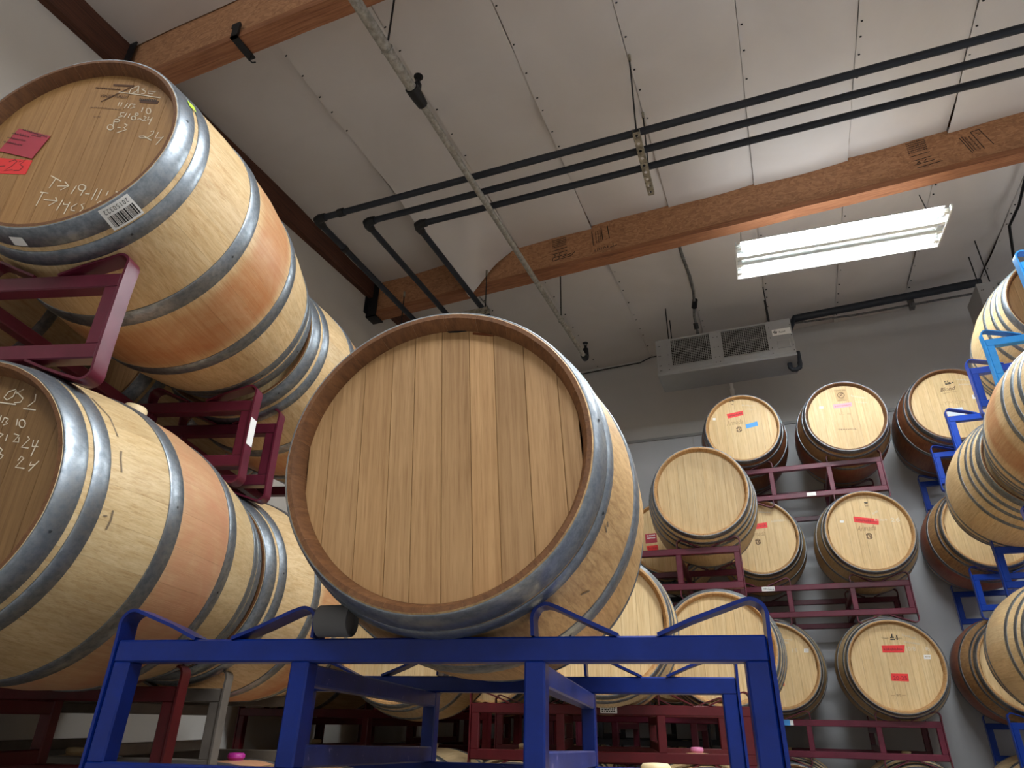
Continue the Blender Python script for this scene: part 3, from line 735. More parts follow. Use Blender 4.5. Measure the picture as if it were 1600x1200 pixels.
# ------------------------------------------------------------------ evaporator units
def evaporator(label, u0, v0, z0, sticker=True):
    W, D, H = 1.158, .35, .365
    t = thing('evaporator_unit', label, 'cooling unit', (u0 + W / 2, v0 + D / 2, z0 + CZ), 0, 'fan coil units on the back wall'); off = Vector((-W / 2, -D / 2, 0))
    def part(pn, fn, mat, smooth=None, parent=None):
        mb = MB(); fn(mb); return obj(pn, mb.mesh(pn, mat, smooth), parent or t, None if parent else off)
    f = lambda a: a * W
    gz0, gz1 = .085, .345
    def house(m):
        m.bbox((0, .012, .012), (W, D, H), .004)
        for a, b in ((0, .116), (.414, .50), (.825, 1.0)): m.bbox((f(a), 0, .030), (f(b), .014, H), .002)
        m.bbox((0.0, -.004, .022), (W, .012, .040), .002)
        for a, b in ((.116, .414), (.50, .825)): m.bbox((f(a), .002, .040), (f(b), .014, gz0), .002); m.bbox((f(a), .002, gz1), (f(b), .014, H), .002)
    part('housing', house, M['unit'])
    part('drain_pan', lambda m: m.bbox((-.004, -.002, 0.0), (W + .004, D + .004, .024), .003), M['unit'])
    for a, b in ((.116, .414), (.50, .825)):
        x0, x1 = f(a), f(b); cx, cz, r = (x0 + x1) / 2, (gz0 + gz1) / 2, min(x1 - x0, gz1 - gz0) * .48
        part('recess_shade', lambda m: m.box((x0, .0118, gz0), (x1, .0122, gz1)), M['void'])  # flat dark plate, painted as the shade behind the fan guard
        def blades(m):
            m.tube([(cx, .0105, cz), (cx, .006, cz)], .03, 14)
            for k in range(4):
                an = k * math.pi / 2 + .3; i = m.add([(cx + rr * math.cos(an + da), .010 - .004 * (da > 0), cz + rr * math.sin(an + da)) for rr, da in ((.03, 0), (r, -.1), (r, .75), (.03, .9))]); m.quad(i); m.quad(i[::-1])
        part('fan_blades', blades, M['fan_dark'])
        def guard(m):
            n = 22; w = .0013
            for k in range(n + 1):
                xx = x0 + (x1 - x0) * k / n; ww = w * (2 if k in (0, n // 2, n, 2, n - 2) else 1); m.box((xx - ww, -.004, gz0), (xx + ww, -.0015, gz1))
            n2 = 16
            for k in range(n2 + 1):
                zz = gz0 + (gz1 - gz0) * k / n2; ww = w * (2 if k in (0, n2 // 2, n2) else 1); m.box((x0, -.0055, zz - ww), (x1, -.003, zz + ww))
        part('fan_guard', guard, M['guard'])
    def screws(m):
        for a in (.02, .03, .09, .44, .47, .845, .99):
            for z in (.05, .10, .20, .30): m.tube([(f(a), -.0005 if a != .99 else -.0005, z), (f(a), -.004, z)], .0038, 6)
    part('screw', screws, M['iron'])
    part('vent_plate', lambda m: m.bbox((f(.885), -.004, .085), (f(.975), .002, .165), .003), M['unit'])
    if sticker:
        s = part('brand_sticker', lambda m: m.box((f(.862), -.0016, .215), (f(.992), -.0002, .275)), M['white'])
        me = text_mesh('Russell', .030, M['ink'], lambda a, b: (f(.907) + a * .62, -.003, .233 + b), .25); obj('writing', me, s)
        dia = [[(f(.870), .245), (f(.882), .262), (f(.889), .252)], [(f(.876), .232), (f(.888), .245), (f(.897), .252), (f(.888), .229)], [(f(.873), .250), (f(.884), .238)]]
        obj('logo', ribbons(dia, .006, lambda a, b: (a, -.003, b), M['ink']), s)
    for a in (.10, .86):
        for y in (.06, .30): part('hanging_rod', lambda m: m.tube([(f(a), y, H), (f(a), y, zc(u0 + f(a), v0 + y) - z0 - .01)], .005, 8), M['iron'])
    part('drain_elbow', lambda m: m.tube([(W - .06, D * .4, .01), (W - .06, D * .4, -.04), (W - .045, D * .4, -.062), (W - .015, D * .4, -.066), (W + .015, D * .4, -.05), (W + .02, D * .4, -.02), (W + .02, D * .4, .10)], .02, 12), M['pipe_black'], SM)
    return t
evaporator('grey two fan evaporator unit with a name sticker by the shop light', -.776, 5.42, 2.785)
evaporator('second evaporator unit in the dark top right corner behind the barrels', 1.77, 5.42, 2.80, False)
t, part = rig('refrigerant_pipe', 'thick black insulated pipe between the two evaporator units', 'pipe', (1.2, 6.0, 3.47 + CZ))
part('pipe', lambda m: m.tube([(.30, 5.74, 3.02 + CZ), (.38, 5.95, 3.30 + CZ), (.46, 6.0, 3.47 + CZ), (2.0, 6.0, 3.515 + CZ)], .036, 14), M['pipe_black'])
t, part = rig('thin_conduit', 'thin dark conduit below the thick black pipe on the back wall', 'conduit', (1.2, 6.1, 3.4 + CZ))
part('tube', lambda m: m.tube([(.34, 5.76, 3.10 + CZ), (.46, 6.05, 3.45 + CZ), (1.0, 6.1, 3.455 + CZ), (1.96, 6.1, 3.47 + CZ)], .010, 8), M['conduit'])
part('clamp', lambda m: m.box((1.44, 6.06, 3.42 + CZ), (1.48, 6.13, 3.55 + CZ)), M['conduit'])
t, part = rig('flexible_conduit', 'grey flexible conduit from the ceiling down to the evaporator unit', 'conduit', (-.39, 5.0, 3.42 + CZ))
part('tube', lambda m: m.tube([(-.385, 4.12, zb2(-.385) + .28), (-.38, 4.35, 3.41 + CZ), (-.375, 4.60, 3.415 + CZ), (-.36, 4.9, 3.425 + CZ), (-.362, 5.15, 3.43 + CZ), (-.385, 5.34, 3.425 + CZ), (-.405, 5.45, 3.36 + CZ), (-.40, 5.52, 3.25 + CZ), (-.40, 5.54, 3.13 + CZ)], .0125, 10), M['conduit'])
part('fitting', lambda m: m.tube([(-.37, 5.30, 3.435 + CZ), (-.39, 5.38, 3.41 + CZ)], .026, 10), M['iron']); part('fitting', lambda m: m.tube([(-.405, 5.49, 3.31 + CZ), (-.402, 5.52, 3.26 + CZ)], .022, 10), M['iron'])
t, part = rig('drain_pipe', 'white plastic drain pipe on the back wall below the evaporator', 'pipe', (-.2, 6.40, 2.2 + CZ))
part('pipe', lambda m: m.tube([(-.2, 6.40, 3.1 + CZ), (-.2, 6.40, .02)], .016, 12), M['white'])
part('coupling', lambda m: m.tube([(-.2, 6.40, 3.02 + CZ), (-.2, 6.40, 2.96 + CZ)], .022, 12), M['white'])
t, part = rig('power_cable', 'dark loose cable under the ceiling in the top right corner', 'cable', (2.2, 5.0, 3.5 + CZ))
part('cable', lambda m: m.tube([(2.02, 4.25, za(2.0, 4.25) - .02), (2.05, 4.7, za(2.05, 4.7) - .03), (2.07, 5.0, za(2.07, 5.0) - .06), (2.08, 5.3, za(2.1, 5.3) - .04), (2.12, 5.55, 3.40 + CZ), (2.14, 5.58, 3.16 + CZ)], .011, 8), M['iron'])
part('loop', lambda m: m.tube([(2.05, 4.75, za(2.05, 4.75) - .03), (2.12, 4.95, za(2.1, 5) - .14), (2.16, 5.2, za(2.1, 5.2) - .19), (2.2, 5.5, 3.25 + CZ), (2.2, 5.56, 3.16 + CZ)], .007, 8), M['iron'])

t, part = rig('thin_wire', 'thin dark wire where the back wall meets the ceiling, left of the evaporator', 'wire', (-1.4, 6.42, 3.48 + CZ))
part('wire', lambda m: m.tube([(-2.4, 6.43, 3.43 + CZ), (-1.9, 6.425, 3.485 + CZ), (-1.75, 6.42, 3.475 + CZ), (-1.45, 6.42, 3.49 + CZ), (-1.1, 6.425, 3.50 + CZ), (-.98, 6.42, 3.545 + CZ), (-.82, 6.42, 3.55 + CZ), (-.5, 6.42, 3.55 + CZ)], .006, 6), M['iron'])

# measured pen strokes and stickers on barrel heads: metres right of and above the head centre
DEC = {"L1chalk":[[[0.1109,0.2148],[0.0926,0.2031],[0.0919,0.1897],[0.0976,0.1855],[0.1114,0.1939],[0.1122,0.2134],[0.1173,0.186]],[[0.132,0.204],[0.1228,0.2013],[0.1377,0.19],[0.1364,0.1816],[0.1269,0.1838]],[[0.1471,0.1818],[0.1447,0.1905],[0.1665,0.1859],[0.1597,0.1781],[0.1471,0.1818]],[[0.0605,0.1953],[0.1227,0.1794],[0.1865,0.161]],[[0.0748,0.1564],[0.074,0.1409]],[[0.0825,0.1544],[0.0826,0.1389]],[[0.0992,0.1492],[0.0945,0.1319]],[[0.1087,0.1471],[0.1046,0.1309]],[[0.11,0.1458],[0.1226,0.1422],[0.117,0.1368],[0.1245,0.1326],[0.1122,0.129]],[[0.1475,0.1292],[0.1477,0.1127]],[[0.1728,0.1139],[0.1733,0.1071],[0.1706,0.1037],[0.166,0.1054],[0.1616,0.1113],[0.1596,0.1187],[0.1608,0.1241],[0.1647,0.125],[0.1695,0.121],[0.1728,0.1139]],[[0.1004,0.1148],[0.0898,0.1146],[0.0902,0.1076],[0.0998,0.102],[0.0876,0.0985]],[[0.108,0.1129],[0.1039,0.097]],[[0.1178,0.1097],[0.116,0.0947]],[[0.1411,0.1052],[0.1409,0.1022],[0.1387,0.1008],[0.1355,0.1017],[0.1328,0.1044],[0.1318,0.1076],[0.1331,0.11],[0.136,0.1102],[0.1391,0.1084],[0.1411,0.1052]],[[0.1379,0.0915],[0.1378,0.0871],[0.1347,0.085],[0.1302,0.0863],[0.1264,0.0902],[0.125,0.0951],[0.1267,0.0986],[0.1307,0.0991],[0.1351,0.0963],[0.1379,0.0915]],[[0.1438,0.0864],[0.1503,0.0881],[0.1612,0.0802]],[[0.1584,0.0966],[0.1669,0.0912],[0.1612,0.0802],[0.1701,0.0794]],[[0.1734,0.0929],[0.173,0.0814],[0.1822,0.0829]],[[0.1838,0.0896],[0.1811,0.0646]],[[0.0957,0.0862],[0.0947,0.083],[0.0905,0.0817],[0.0848,0.0828],[0.0804,0.0858],[0.0793,0.0894],[0.0821,0.0918],[0.0874,0.092],[0.0927,0.0897],[0.0957,0.0862]],[[0.086,0.063],[0.0858,0.0568],[0.0815,0.0539],[0.0751,0.0556],[0.0696,0.0612],[0.0675,0.0679],[0.0699,0.0727],[0.0756,0.0734],[0.0819,0.0695],[0.086,0.063]],[[0.0805,0.0841],[0.0833,0.0689]],[[0.0971,0.0608],[0.106,0.06]],[[0.1126,0.0731],[0.123,0.0676],[0.115,0.0592],[0.1242,0.0516],[0.1009,0.0423]],[[0.1934,0.0387],[0.2016,0.0402],[0.2024,0.0312],[0.1892,0.0167],[0.1717,0.0182],[0.1648,0.0244],[0.1785,0.0243],[0.2039,0.0066]],[[0.2151,0.0345],[0.2119,0.0147],[0.2293,0.0132]],[[0.2331,0.0185],[0.2201,-0.0091]],[[-0.0324,-0.0928],[0.0024,-0.1138]],[[-0.0155,-0.1046],[-0.0222,-0.1339]],[[-0.0029,-0.1289],[0.0283,-0.1312]],[[0.0126,-0.1158],[0.0283,-0.1312],[0.0102,-0.1427]],[[0.0482,-0.1314],[0.0424,-0.1578]],[[0.0756,-0.1399],[0.0753,-0.1461],[0.0703,-0.149],[0.0631,-0.1474],[0.0569,-0.1418],[0.0546,-0.135],[0.0574,-0.1301],[0.0639,-0.1294],[0.0711,-0.1333],[0.0756,-0.1399]],[[0.0743,-0.1347],[0.0696,-0.1648]],[[0.0802,-0.1593],[0.0923,-0.1614]],[[0.1066,-0.1447],[0.1026,-0.181]],[[0.119,-0.1482],[0.1156,-0.1832]],[[0.1211,-0.191],[0.1296,-0.1854]],[[0.1385,-0.1547],[0.137,-0.1697]],[[0.1582,-0.1586],[0.1709,-0.1633],[0.1642,-0.1716],[0.1684,-0.1757],[0.1562,-0.1823]],[[-0.0413,-0.1454],[-0.0183,-0.1509]],[[-0.0339,-0.1485],[-0.0372,-0.1887]],[[-0.0238,-0.1708],[0.0138,-0.1772]],[[0.0055,-0.1653],[0.0138,-0.1772],[-0.0042,-0.191]],[[0.0273,-0.1744],[0.0222,-0.2077]],[[0.0329,-0.1848],[0.0347,-0.1899],[0.0494,-0.191]],[[0.049,-0.1835],[0.045,-0.2203]],[[0.0696,-0.1899],[0.0583,-0.199],[0.0596,-0.209],[0.0709,-0.2122]],[[0.0885,-0.1912],[0.0809,-0.1932],[0.0903,-0.2062],[0.0842,-0.2156]],[[0.0963,-0.2152],[0.1138,-0.2127],[0.1297,-0.2052]]],"L2chalk":[[[0.0888,0.2269],[0.0742,0.2208],[0.0686,0.208],[0.0775,0.2012],[0.0891,0.2095],[0.0907,0.2247],[0.0951,0.2158]],[[0.108,0.2263],[0.0964,0.2179],[0.114,0.2044],[0.1113,0.1949],[0.097,0.1942]],[[0.1401,0.2133],[0.1439,0.1971],[0.1318,0.1847]],[[0.0626,0.1963],[0.1028,0.1898]],[[0.1233,0.1796],[0.1537,0.1756]],[[0.079,0.165],[0.0797,0.1524]],[[0.088,0.1606],[0.0866,0.1481]],[[0.089,0.1605],[0.099,0.1561],[0.0952,0.1499],[0.1009,0.1456],[0.0917,0.1428]],[[0.1195,0.1566],[0.1223,0.141]],[[0.1414,0.1446],[0.1419,0.1386],[0.1388,0.1355],[0.1336,0.1368],[0.1285,0.1417],[0.1261,0.1482],[0.1275,0.1531],[0.132,0.154],[0.1375,0.1507],[0.1414,0.1446]],[[0.0907,0.1243],[0.1002,0.121],[0.0943,0.115]],[[0.1105,0.1207],[0.1109,0.1065]],[[0.1241,0.1224],[0.137,0.118],[0.1291,0.1041],[0.1417,0.1028],[0.1385,0.114]],[[0.1572,0.1155],[0.1636,0.1093],[0.152,0.0915],[0.1689,0.0891]],[[0.1735,0.1071],[0.1756,0.093],[0.1891,0.0917]],[[0.1846,0.1068],[0.1806,0.0711]],[[0.1031,0.0926],[0.1115,0.0864],[0.1086,0.0785],[0.1182,0.0743],[0.1152,0.0665]],[[0.1551,0.0618],[0.1594,0.0715],[0.167,0.0674],[0.1553,0.0481],[0.1763,0.0448]],[[0.1859,0.0592],[0.1848,0.0515],[0.198,0.0532]],[[0.2022,0.0609],[0.1874,0.0389]]],"D":{"L1card":[[-0.1814,0.0811],[-0.0805,0.0447],[-0.1043,-0.0313],[-0.2092,0.0038]],"L1tape":[[-0.3059,-0.0172],[-0.1027,-0.0358],[-0.1044,-0.083],[-0.285,-0.0669]],"L1tapetxt":[[-0.206,-0.0536],[-0.1098,-0.0591]],"L1bar":[[0.0349,0.2292],[0.0971,0.2186],[0.0975,0.2112],[0.0372,0.2215]],"L1slash":[[0.0964,0.215],[0.0198,0.1629]],"L1word1":[[-0.0137,0.2175],[0.062,0.2025]],"L1word2":[[0.0087,0.187],[0.0924,0.1727]],"L1stamp":[[0.1316,0.1604],[0.1853,0.1492],[0.1837,0.1387],[0.132,0.1496]],"L1faint":[[-0.0044,0.1425],[0.087,0.1243],[0.0165,0.1051],[0.0384,0.1031]],"B2":{"red":[[-0.1051,0.1438],[0.0254,0.158],[0.0244,0.119],[-0.0972,0.1036]],"blue":[[0.0299,0.0337],[0.1223,0.0504],[0.1232,0.0121],[0.0313,-0.0024]],"white":[[-0.218,0.1245],[-0.1944,0.1214],[-0.1967,0.1021],[-0.2203,0.1052]],"mark":[[-0.051,0.2478],[-0.0492,0.2276]],"script":[[-0.116,0.038],[0.0104,0.0458]],"emb":[[-0.0255,-0.0024],[-0.0047,-0.005]]},"B3":{"stamp":[[-0.0341,0.2259],[0.0428,0.2172],[0.0025,0.1868],[0.0249,0.1835],[-0.0014,0.154],[0.0001,0.1371]],"pink":[[-0.0659,0.1161],[0.0668,0.1165],[0.0645,0.0812],[-0.0656,0.0801]],"white":[[-0.166,0.1135],[-0.1365,0.1094],[-0.1399,0.0904],[-0.1694,0.0945]],"t1":[[-0.0394,0.0246],[0.0401,0.0138]],"t2":[[-0.0723,-0.1031],[0.062,-0.1147]]},"B4":{"emb":[[0.0159,0.1821],[0.0371,0.1785]],"script":[[-0.0482,0.1149],[0.0555,0.1188]],"arc":[[-0.076,-0.0017],[0.0979,-0.0151]],"paper":[[-0.0461,-0.0293],[0.0574,-0.027],[0.0611,-0.091],[-0.0483,-0.0837]],"tag":[[0.142,0.0604],[0.1666,0.0587],[0.1615,0.0251],[0.1387,0.0265]]},"B5":{"red":[[-0.0389,0.1037],[0.07,0.1133],[0.0722,0.0721],[-0.05,0.0633]],"script":[[-0.0795,0.0098],[0.0498,0.0126]],"emb":[[-0.0139,-0.0322],[0.005,-0.0335]],"chalk":[[0.1047,0.1077],[0.2026,0.1092]]},"B6":{"mark":[[0.0204,0.2081],[0.0169,0.191]],"red":[[-0.0794,0.115],[0.0815,0.0822],[0.071,0.0419],[-0.0809,0.0734]],"white":[[-0.1721,0.093],[-0.1459,0.0909],[-0.1491,0.0739],[-0.1753,0.076]],"script":[[-0.0768,0.005],[0.0484,0.0052]],"emb":[[-0.0046,-0.0339],[0.0144,-0.0353]],"chalk":[[0.1531,0.0571],[0.2118,0.0548]],"chalk2":[[0.0484,0.0679],[0.1337,0.0659]]},"B9":{"emb":[[0.0155,0.1764],[0.0293,0.176]],"l1":[[-0.049,0.1681],[-0.005,0.1671]],"l2":[[0.0341,0.1662],[0.0729,0.1653]],"red":[[-0.0576,0.1269],[0.0804,0.1265],[0.0682,0.0813],[-0.0597,0.0835]],"chalk":[[0.0816,0.0906],[0.1378,0.0897]],"chalk2":[[0.1807,0.0913],[0.2179,0.0882]],"white":[[0.177,0.0654],[0.2168,0.0647],[0.2109,0.0391],[0.1733,0.0396]],"red2":[[-0.0387,-0.0448],[0.0599,-0.0478],[0.0563,-0.094],[-0.0436,-0.089]],"t":[[-0.0348,-0.0798],[0.0494,-0.0848]],"wt":[[-0.0655,-0.181],[0.0198,-0.1784]]},"B8":{"red":[[0.0013,0.0233],[0.0701,0.0227],[0.0696,-0.0224],[-0.0052,-0.0194]],"red2":[[-0.0365,-0.0914],[0.0374,-0.0891],[0.0358,-0.1308],[-0.0428,-0.1333]],"white":[[0.2003,0.1068],[0.2304,0.1063],[0.2261,0.0811],[0.196,0.0816]],"chalk":[[0.0278,0.0788],[0.0873,0.0831]],"chalk2":[[0.1229,0.0826],[0.1562,0.0846]],"chalk3":[[0.0346,0.1401],[0.1064,0.1389]]},"Cboards":[-0.2195,-0.1562,-0.0987,-0.052,0.0036,0.0593,0.1088,0.1666,0.2277],"Cstain":[[0.0067,0.2664],[0.0467,0.2637],[0.0562,0.2583],[0.0907,0.2429]]}}

# ------------------------------------------------------------------ racks (front to back, top to bottom)
GR = 'steel barrel racks'
bl = rack('blue barrel rack in the foreground carrying one barrel across its middle', -.5945 - .0, 0, 0, 0, 'blue') if False else None
def w2r(x, y, z):      # measured points were taken in a frame turned by 22 degrees
    c, s = math.cos(R(22)), math.sin(R(22)); return (x * c - y * s, x * s + y * c, z)
fu, fv, fz = w2r(-0.758 * .975, 1.3978 * .975, .1304 * .975)
blue_rack = rack('blue barrel rack in the foreground with one barrel across its middle', fu, fv, fz, 13.11 - 22, 'blue', 'blue_worn', H=0.24, tilt=-1.62, group=GR)
_bk = blue_rack
rack('blue barrel rack on the floor below the foreground rack', fu + .01, fv + .02, fz - .87, 13.11 - 22, 'blue', 'blue_worn', group=GR)
def along(x, y, z, yaw_w, a, off):
    c, s = math.cos(R(yaw_w)), math.sin(R(yaw_w)); return w2r(x + s * a + c * off, y + c * a - s * off, z)
YLW = 5.96; YL = YLW - 22
L1 = (-1.1227, 1.2211); L2 = (-1.1624, 1.2803)
def left_rack(label, base, a, z, mat, H=0.232):
    p = along(base[0], base[1], z, YLW, a, .175); return rack(label, p[0], p[1], p[2], YL, mat, right=True, H=H, group=GR)
ra = left_rack('burgundy rack under the top left barrel, its shiny end in front', L1, .115, .945, 'burgundy')
rb = left_rack('second burgundy rack end behind it, below the top left row', L1, 1.018, .945, 'burgundy')
left_rack('red rack under the lower left barrel, behind the blue post', L2, .062, .072, 'red')
left_rack('dull grey rack end beside the red one under the lower left row', L2, 1.03, .078, 'grey')
left_rack('burgundy rack on the floor at the bottom left corner', L2, .075, -.80, 'burgundy')
left_rack('burgundy rack on the floor below the grey rack', L2, .985, -.80, 'burgundy')
GB = 'burgundy racks by the back wall'
rt3 = rack('top burgundy rack by the back wall with a white sticker on its lower bar', .812, 5.43, 1.832, 0, 'burgundy', right=True, H=.262, group=GB)
rt2 = rack('middle burgundy rack by the back wall with a white sticker on its top bar', .802, 5.43, .926, 0, 'burgundy', right=True, H=.225, group=GB)
rt1 = rack('lower burgundy rack by the back wall with a blue taped sticker', .787, 5.43, .045, 0, 'burgundy', right=True, H=.225, group=GB)
rack('burgundy rack on the floor by the back wall', .787, 5.43, -.83, 0, 'burgundy', right=True, group=GB)
rn2 = rack('black rack behind the plain pale barrel, holding the barrel with a crimson card', -.66, 5.46, 1.0, 0, 'black', right=True, group=GB)
rack('black rack lower down behind the plain pale barrel', -.66, 5.46, .10, 0, 'black', right=True, group=GB)
rack('black rack on the floor behind the plain pale barrel', -.66, 5.46, -.80, 0, 'black', right=True, group=GB)
rp2 = rack('burgundy rack under the plain pale barrel right of the big one', -.226, 4.28, .978, -3, 'burgundy', right=True, H=.25, group=GB)
rack('burgundy rack below the plain pale barrel stack', -.20, 4.06, .046, -3, 'burgundy', right=True, group=GB)
rack('burgundy rack on the floor of the plain pale barrel stack', -.20, 4.06, -.80, -3, 'burgundy', right=True, group=GB)
pr = w2r(1.007, 3.06, .072)
rp = rack('red rack with a printed white sticker seen through the blue rack', pr[0], pr[1], pr[2], 8.05 - 22, 'red', right=True, H=.215, group=GB)
rack('red rack on the floor seen through the blue rack', pr[0], pr[1], -.80, 8.05 - 22, 'red', right=True, group=GB)
rack('red rack left of the printed sticker rack, seen through the blue rack', -1.71, 3.24, .045, 0, 'red', right=True, group=GB)
rack('red rack on the floor left of the printed sticker rack', -1.71, 3.24, -.80, 0, 'red', right=True, group=GB)
rack('dark red rack farthest back in the gap of the blue rack', -1.70, 4.42, .062, 0, 'red', right=True, group=GB)
rack('dark red rack on the floor, farthest back in the gap of the blue rack', -1.70, 4.42, -.80, 0, 'red', right=True, group=GB)
GRR = 'blue racks along the right side'
rack('light blue rack end at the right edge, topmost and nearest', 1.165, 3.005, 1.828, 0, 'blue_light', group=GRR)
rack('blue rack under the topmost right barrel, behind the light blue one', 1.155, 4.05, 1.828, 0, 'blue_bright', group=GRR)
rack('blue rack farthest back at the top right, under the barrel with the white paper', 1.165, 5.46, 1.828, 0, 'blue_bright', group=GRR)
rack('blue rack at the right edge below the two pale barrels that meet end to end', 1.19, 3.00, .98, 0, 'blue_bright', group=GRR)
rack('blue rack with a dark face at the right, second level', 1.19, 4.05, .975, 0, 'blue_bright', group=GRR)
rack('blue rack farthest back at the right, second level', 1.21, 5.56, .960, 0, 'blue_bright', group=GRR)
rack('blue rack low at the right, under the nearer low barrel', 1.18, 4.02, .045, 0, 'blue_bright', group=GRR)
rack('blue rack low at the right, under the farther low barrel', 1.18, 5.52, .045, 0, 'blue_bright', group=GRR)
rack('blue rack on the floor at the right, nearer', 1.18, 4.02, -.80, 0, 'blue_bright', group=GRR)
rack('blue rack on the floor at the right, farther', 1.18, 5.52, -.80, 0, 'blue_bright', group=GRR)
# stickers on racks
rack_label(rt3, .615, .68, -.262 + .006, -.262 + .034)
rack_label(rt2, .20, .29, -.036, -.004, lines=2)
rack_label(rt1, .195, .29, -.036, -.004, blue=True)
rack_label(rp, .555, .625, -.033, -.005, lines=3)
rack_label(rp2, .205, .26, -.036, -.002)
def end_sticker(rt, y0, y1, z0, z1):
    t_, off = rt; o = one('label_sticker', lambda m: m.box((RW + .0066, y0, z0), (RW + .0078, y1, z1)), M['white'], t_); o.location = off
end_sticker(ra, RD - RT, RD - RT + .038, -.155, -.062)

M['stain_grey'] = plain('black_stain', srgb(120, 102, 80), 0.7)
# ------------------------------------------------------------------ barrels
GW = 'wine barrels'
cp = w2r(-.1378, 1.1262, .4365)
CB = DEC['D']['Cboards']
bC = barrel('big oak barrel in the middle with a plain planked head and no writing', KC, cp[0], cp[1], cp[2], 11.82 - 22, 'body_centre', 'head_aged', 'chime', True, 1.12, 1.0, edges=CB, spin=-.06,
            htints=[.95, .96, .98, .96, 1.0, .91, 1.12, .91, 1.04, .99], seed=1, group=GW)
for q_ in ([(-.004, .2655), (.004, .2648), (.020, .2640), (.036, .2625), (.040, .2605), (.020, .2600), (.002, .2610)],):
    plate(bC, 'dark_stain', q_, 'ink')
plate(bC, 'rust_stain', [(.052, .2570), (.075, .2530), (.098, .2440), (.090, .2440), (.070, .2480), (.052, .2520)], 'rust')
lp1 = w2r(-1.1227, 1.2211, 1.2825)
bL1 = barrel('top left oak barrel with chalk dates, red tape and a crimson card', KL, lp1[0], lp1[1], lp1[2], YL, 'body_orange', 'head_old', 'chime', True, .97, .80, htints=[.99, 1.0, 1.01, .99, 1.0, 1.0, .98, 1.01, 1.0], seed=2, group=GW)
lp2 = w2r(-1.1624, 1.2803, .3972)
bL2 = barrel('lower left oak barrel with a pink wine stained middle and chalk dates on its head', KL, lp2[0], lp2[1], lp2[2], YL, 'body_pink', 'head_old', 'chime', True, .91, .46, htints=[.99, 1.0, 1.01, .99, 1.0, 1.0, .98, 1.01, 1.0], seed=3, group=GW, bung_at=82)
for c_ in bL2[0].children:
    if c_.name.startswith('bung'): c_.scale = (1.15, 1.15, 1.7)
q_ = along(-1.1227, 1.2211, 1.262, YLW, .935, .0)
barrel('second barrel of the top left row, end to end behind the chalked one', KL, q_[0], q_[1], q_[2], YL, 'body_orange', 'head', 'chime', True, 1.0, seed=4, group=GW)
q_ = along(-1.1624, 1.2803, .3972, YLW, .925, .01)
barrel('second barrel of the lower left row, behind the pink stained one', KL, q_[0], q_[1], q_[2], YL, 'body_orange', 'head', 'chime', True, 1.04, seed=5, group=GW)
q_ = along(-1.1227, 1.2211, 1.27, YLW, .01, -.79)
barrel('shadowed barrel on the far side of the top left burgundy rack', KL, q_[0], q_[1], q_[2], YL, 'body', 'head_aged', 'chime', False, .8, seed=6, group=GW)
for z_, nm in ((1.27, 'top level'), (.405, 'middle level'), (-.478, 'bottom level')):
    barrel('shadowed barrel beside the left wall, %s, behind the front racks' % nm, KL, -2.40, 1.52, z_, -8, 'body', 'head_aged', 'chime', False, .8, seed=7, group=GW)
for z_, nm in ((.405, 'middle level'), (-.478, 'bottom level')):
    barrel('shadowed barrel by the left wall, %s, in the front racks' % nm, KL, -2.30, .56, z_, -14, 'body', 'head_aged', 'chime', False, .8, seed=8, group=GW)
q_ = along(-1.1624, 1.2803, -.482, YLW, .93, .09)
barrel('bottom row barrel with a magenta bung below the grey rack', KL, q_[0], q_[1], q_[2], YL, 'body_pink', 'head', 'chime', False, bung='bung_magenta', seed=9, group=GW)
for dx, nm in ((.195, 'left'), (.975, 'right')):
    ya = R(13.11 - 22); X_ = Vector((math.cos(ya), -math.sin(ya), 0)); A_ = Vector((math.sin(ya), math.cos(ya), 0))
    p_ = Vector((fu, fv, fz)) + X_ * dx - A_ * .10
    barrel('barrel under the foreground blue rack, in its %s lower cradle' % nm, KB, p_.x, p_.y, fz - .24 - .328, 13.11 - 22, seed=10 + int(dx), group=GW)
# back wall
b2 = barrel('top back barrel with a red and a blue tape on its head', KB, -.133, 5.314, 2.157, -2, 'body_dark', 'head', 'chime_pale', tone=1.0, seed=12, group=GW)
b3 = barrel('top back barrel with a pink tape and a round stamp, planks showing', KB, .628, 5.304, 2.145, -2, 'body_red', 'head', 'chime', tone=.8, seed=13, group=GW, htints=[1.0, .97, 1.02, .96, .93, .91, 1.0, .95, 1.02])
b5 = barrel('middle back barrel with one red tape, partly behind the plain pale one', KB, -.132, 5.45, 1.302, -2, 'body', 'head', 'chime_pale', tone=.85, seed=14, group=GW)
b6 = barrel('middle back barrel with a long red tape and a white chalk number', KB, .613, 5.31, 1.256, -1, 'body', 'head', 'chime_pale', tone=.85, seed=15, group=GW)
b8 = barrel('lower back barrel with two red tapes, half hidden by the blue post', KB, -.147, 5.383, .384, -2, 'body', 'head', 'chime_pale', tone=.9, seed=16, group=GW)
b9 = barrel('lower back barrel with two red tapes and a crown brand on its head', KB, .594, 5.333, .369, 0, 'body', 'head', 'chime_pale', tone=.9, seed=17, group=GW)
barrel('bottom back barrel, left, only its top rim showing', KR, -.15, 5.40, -.505, -2, seed=18, group=GW)
barrel('bottom back barrel, right, only its top rim showing', KR, .60, 5.38, -.51, -1, seed=19, group=GW)
bn = barrel('middle back barrel with a crimson card, behind the plain pale one and the big one', KB, -.825, 5.34, 1.325, -2, 'body', 'head', 'chime_pale', seed=20, group=GW)
barrel('hidden back barrel below the one with the crimson card', KB, -.865, 5.34, .425, -2, seed=21, group=GW)
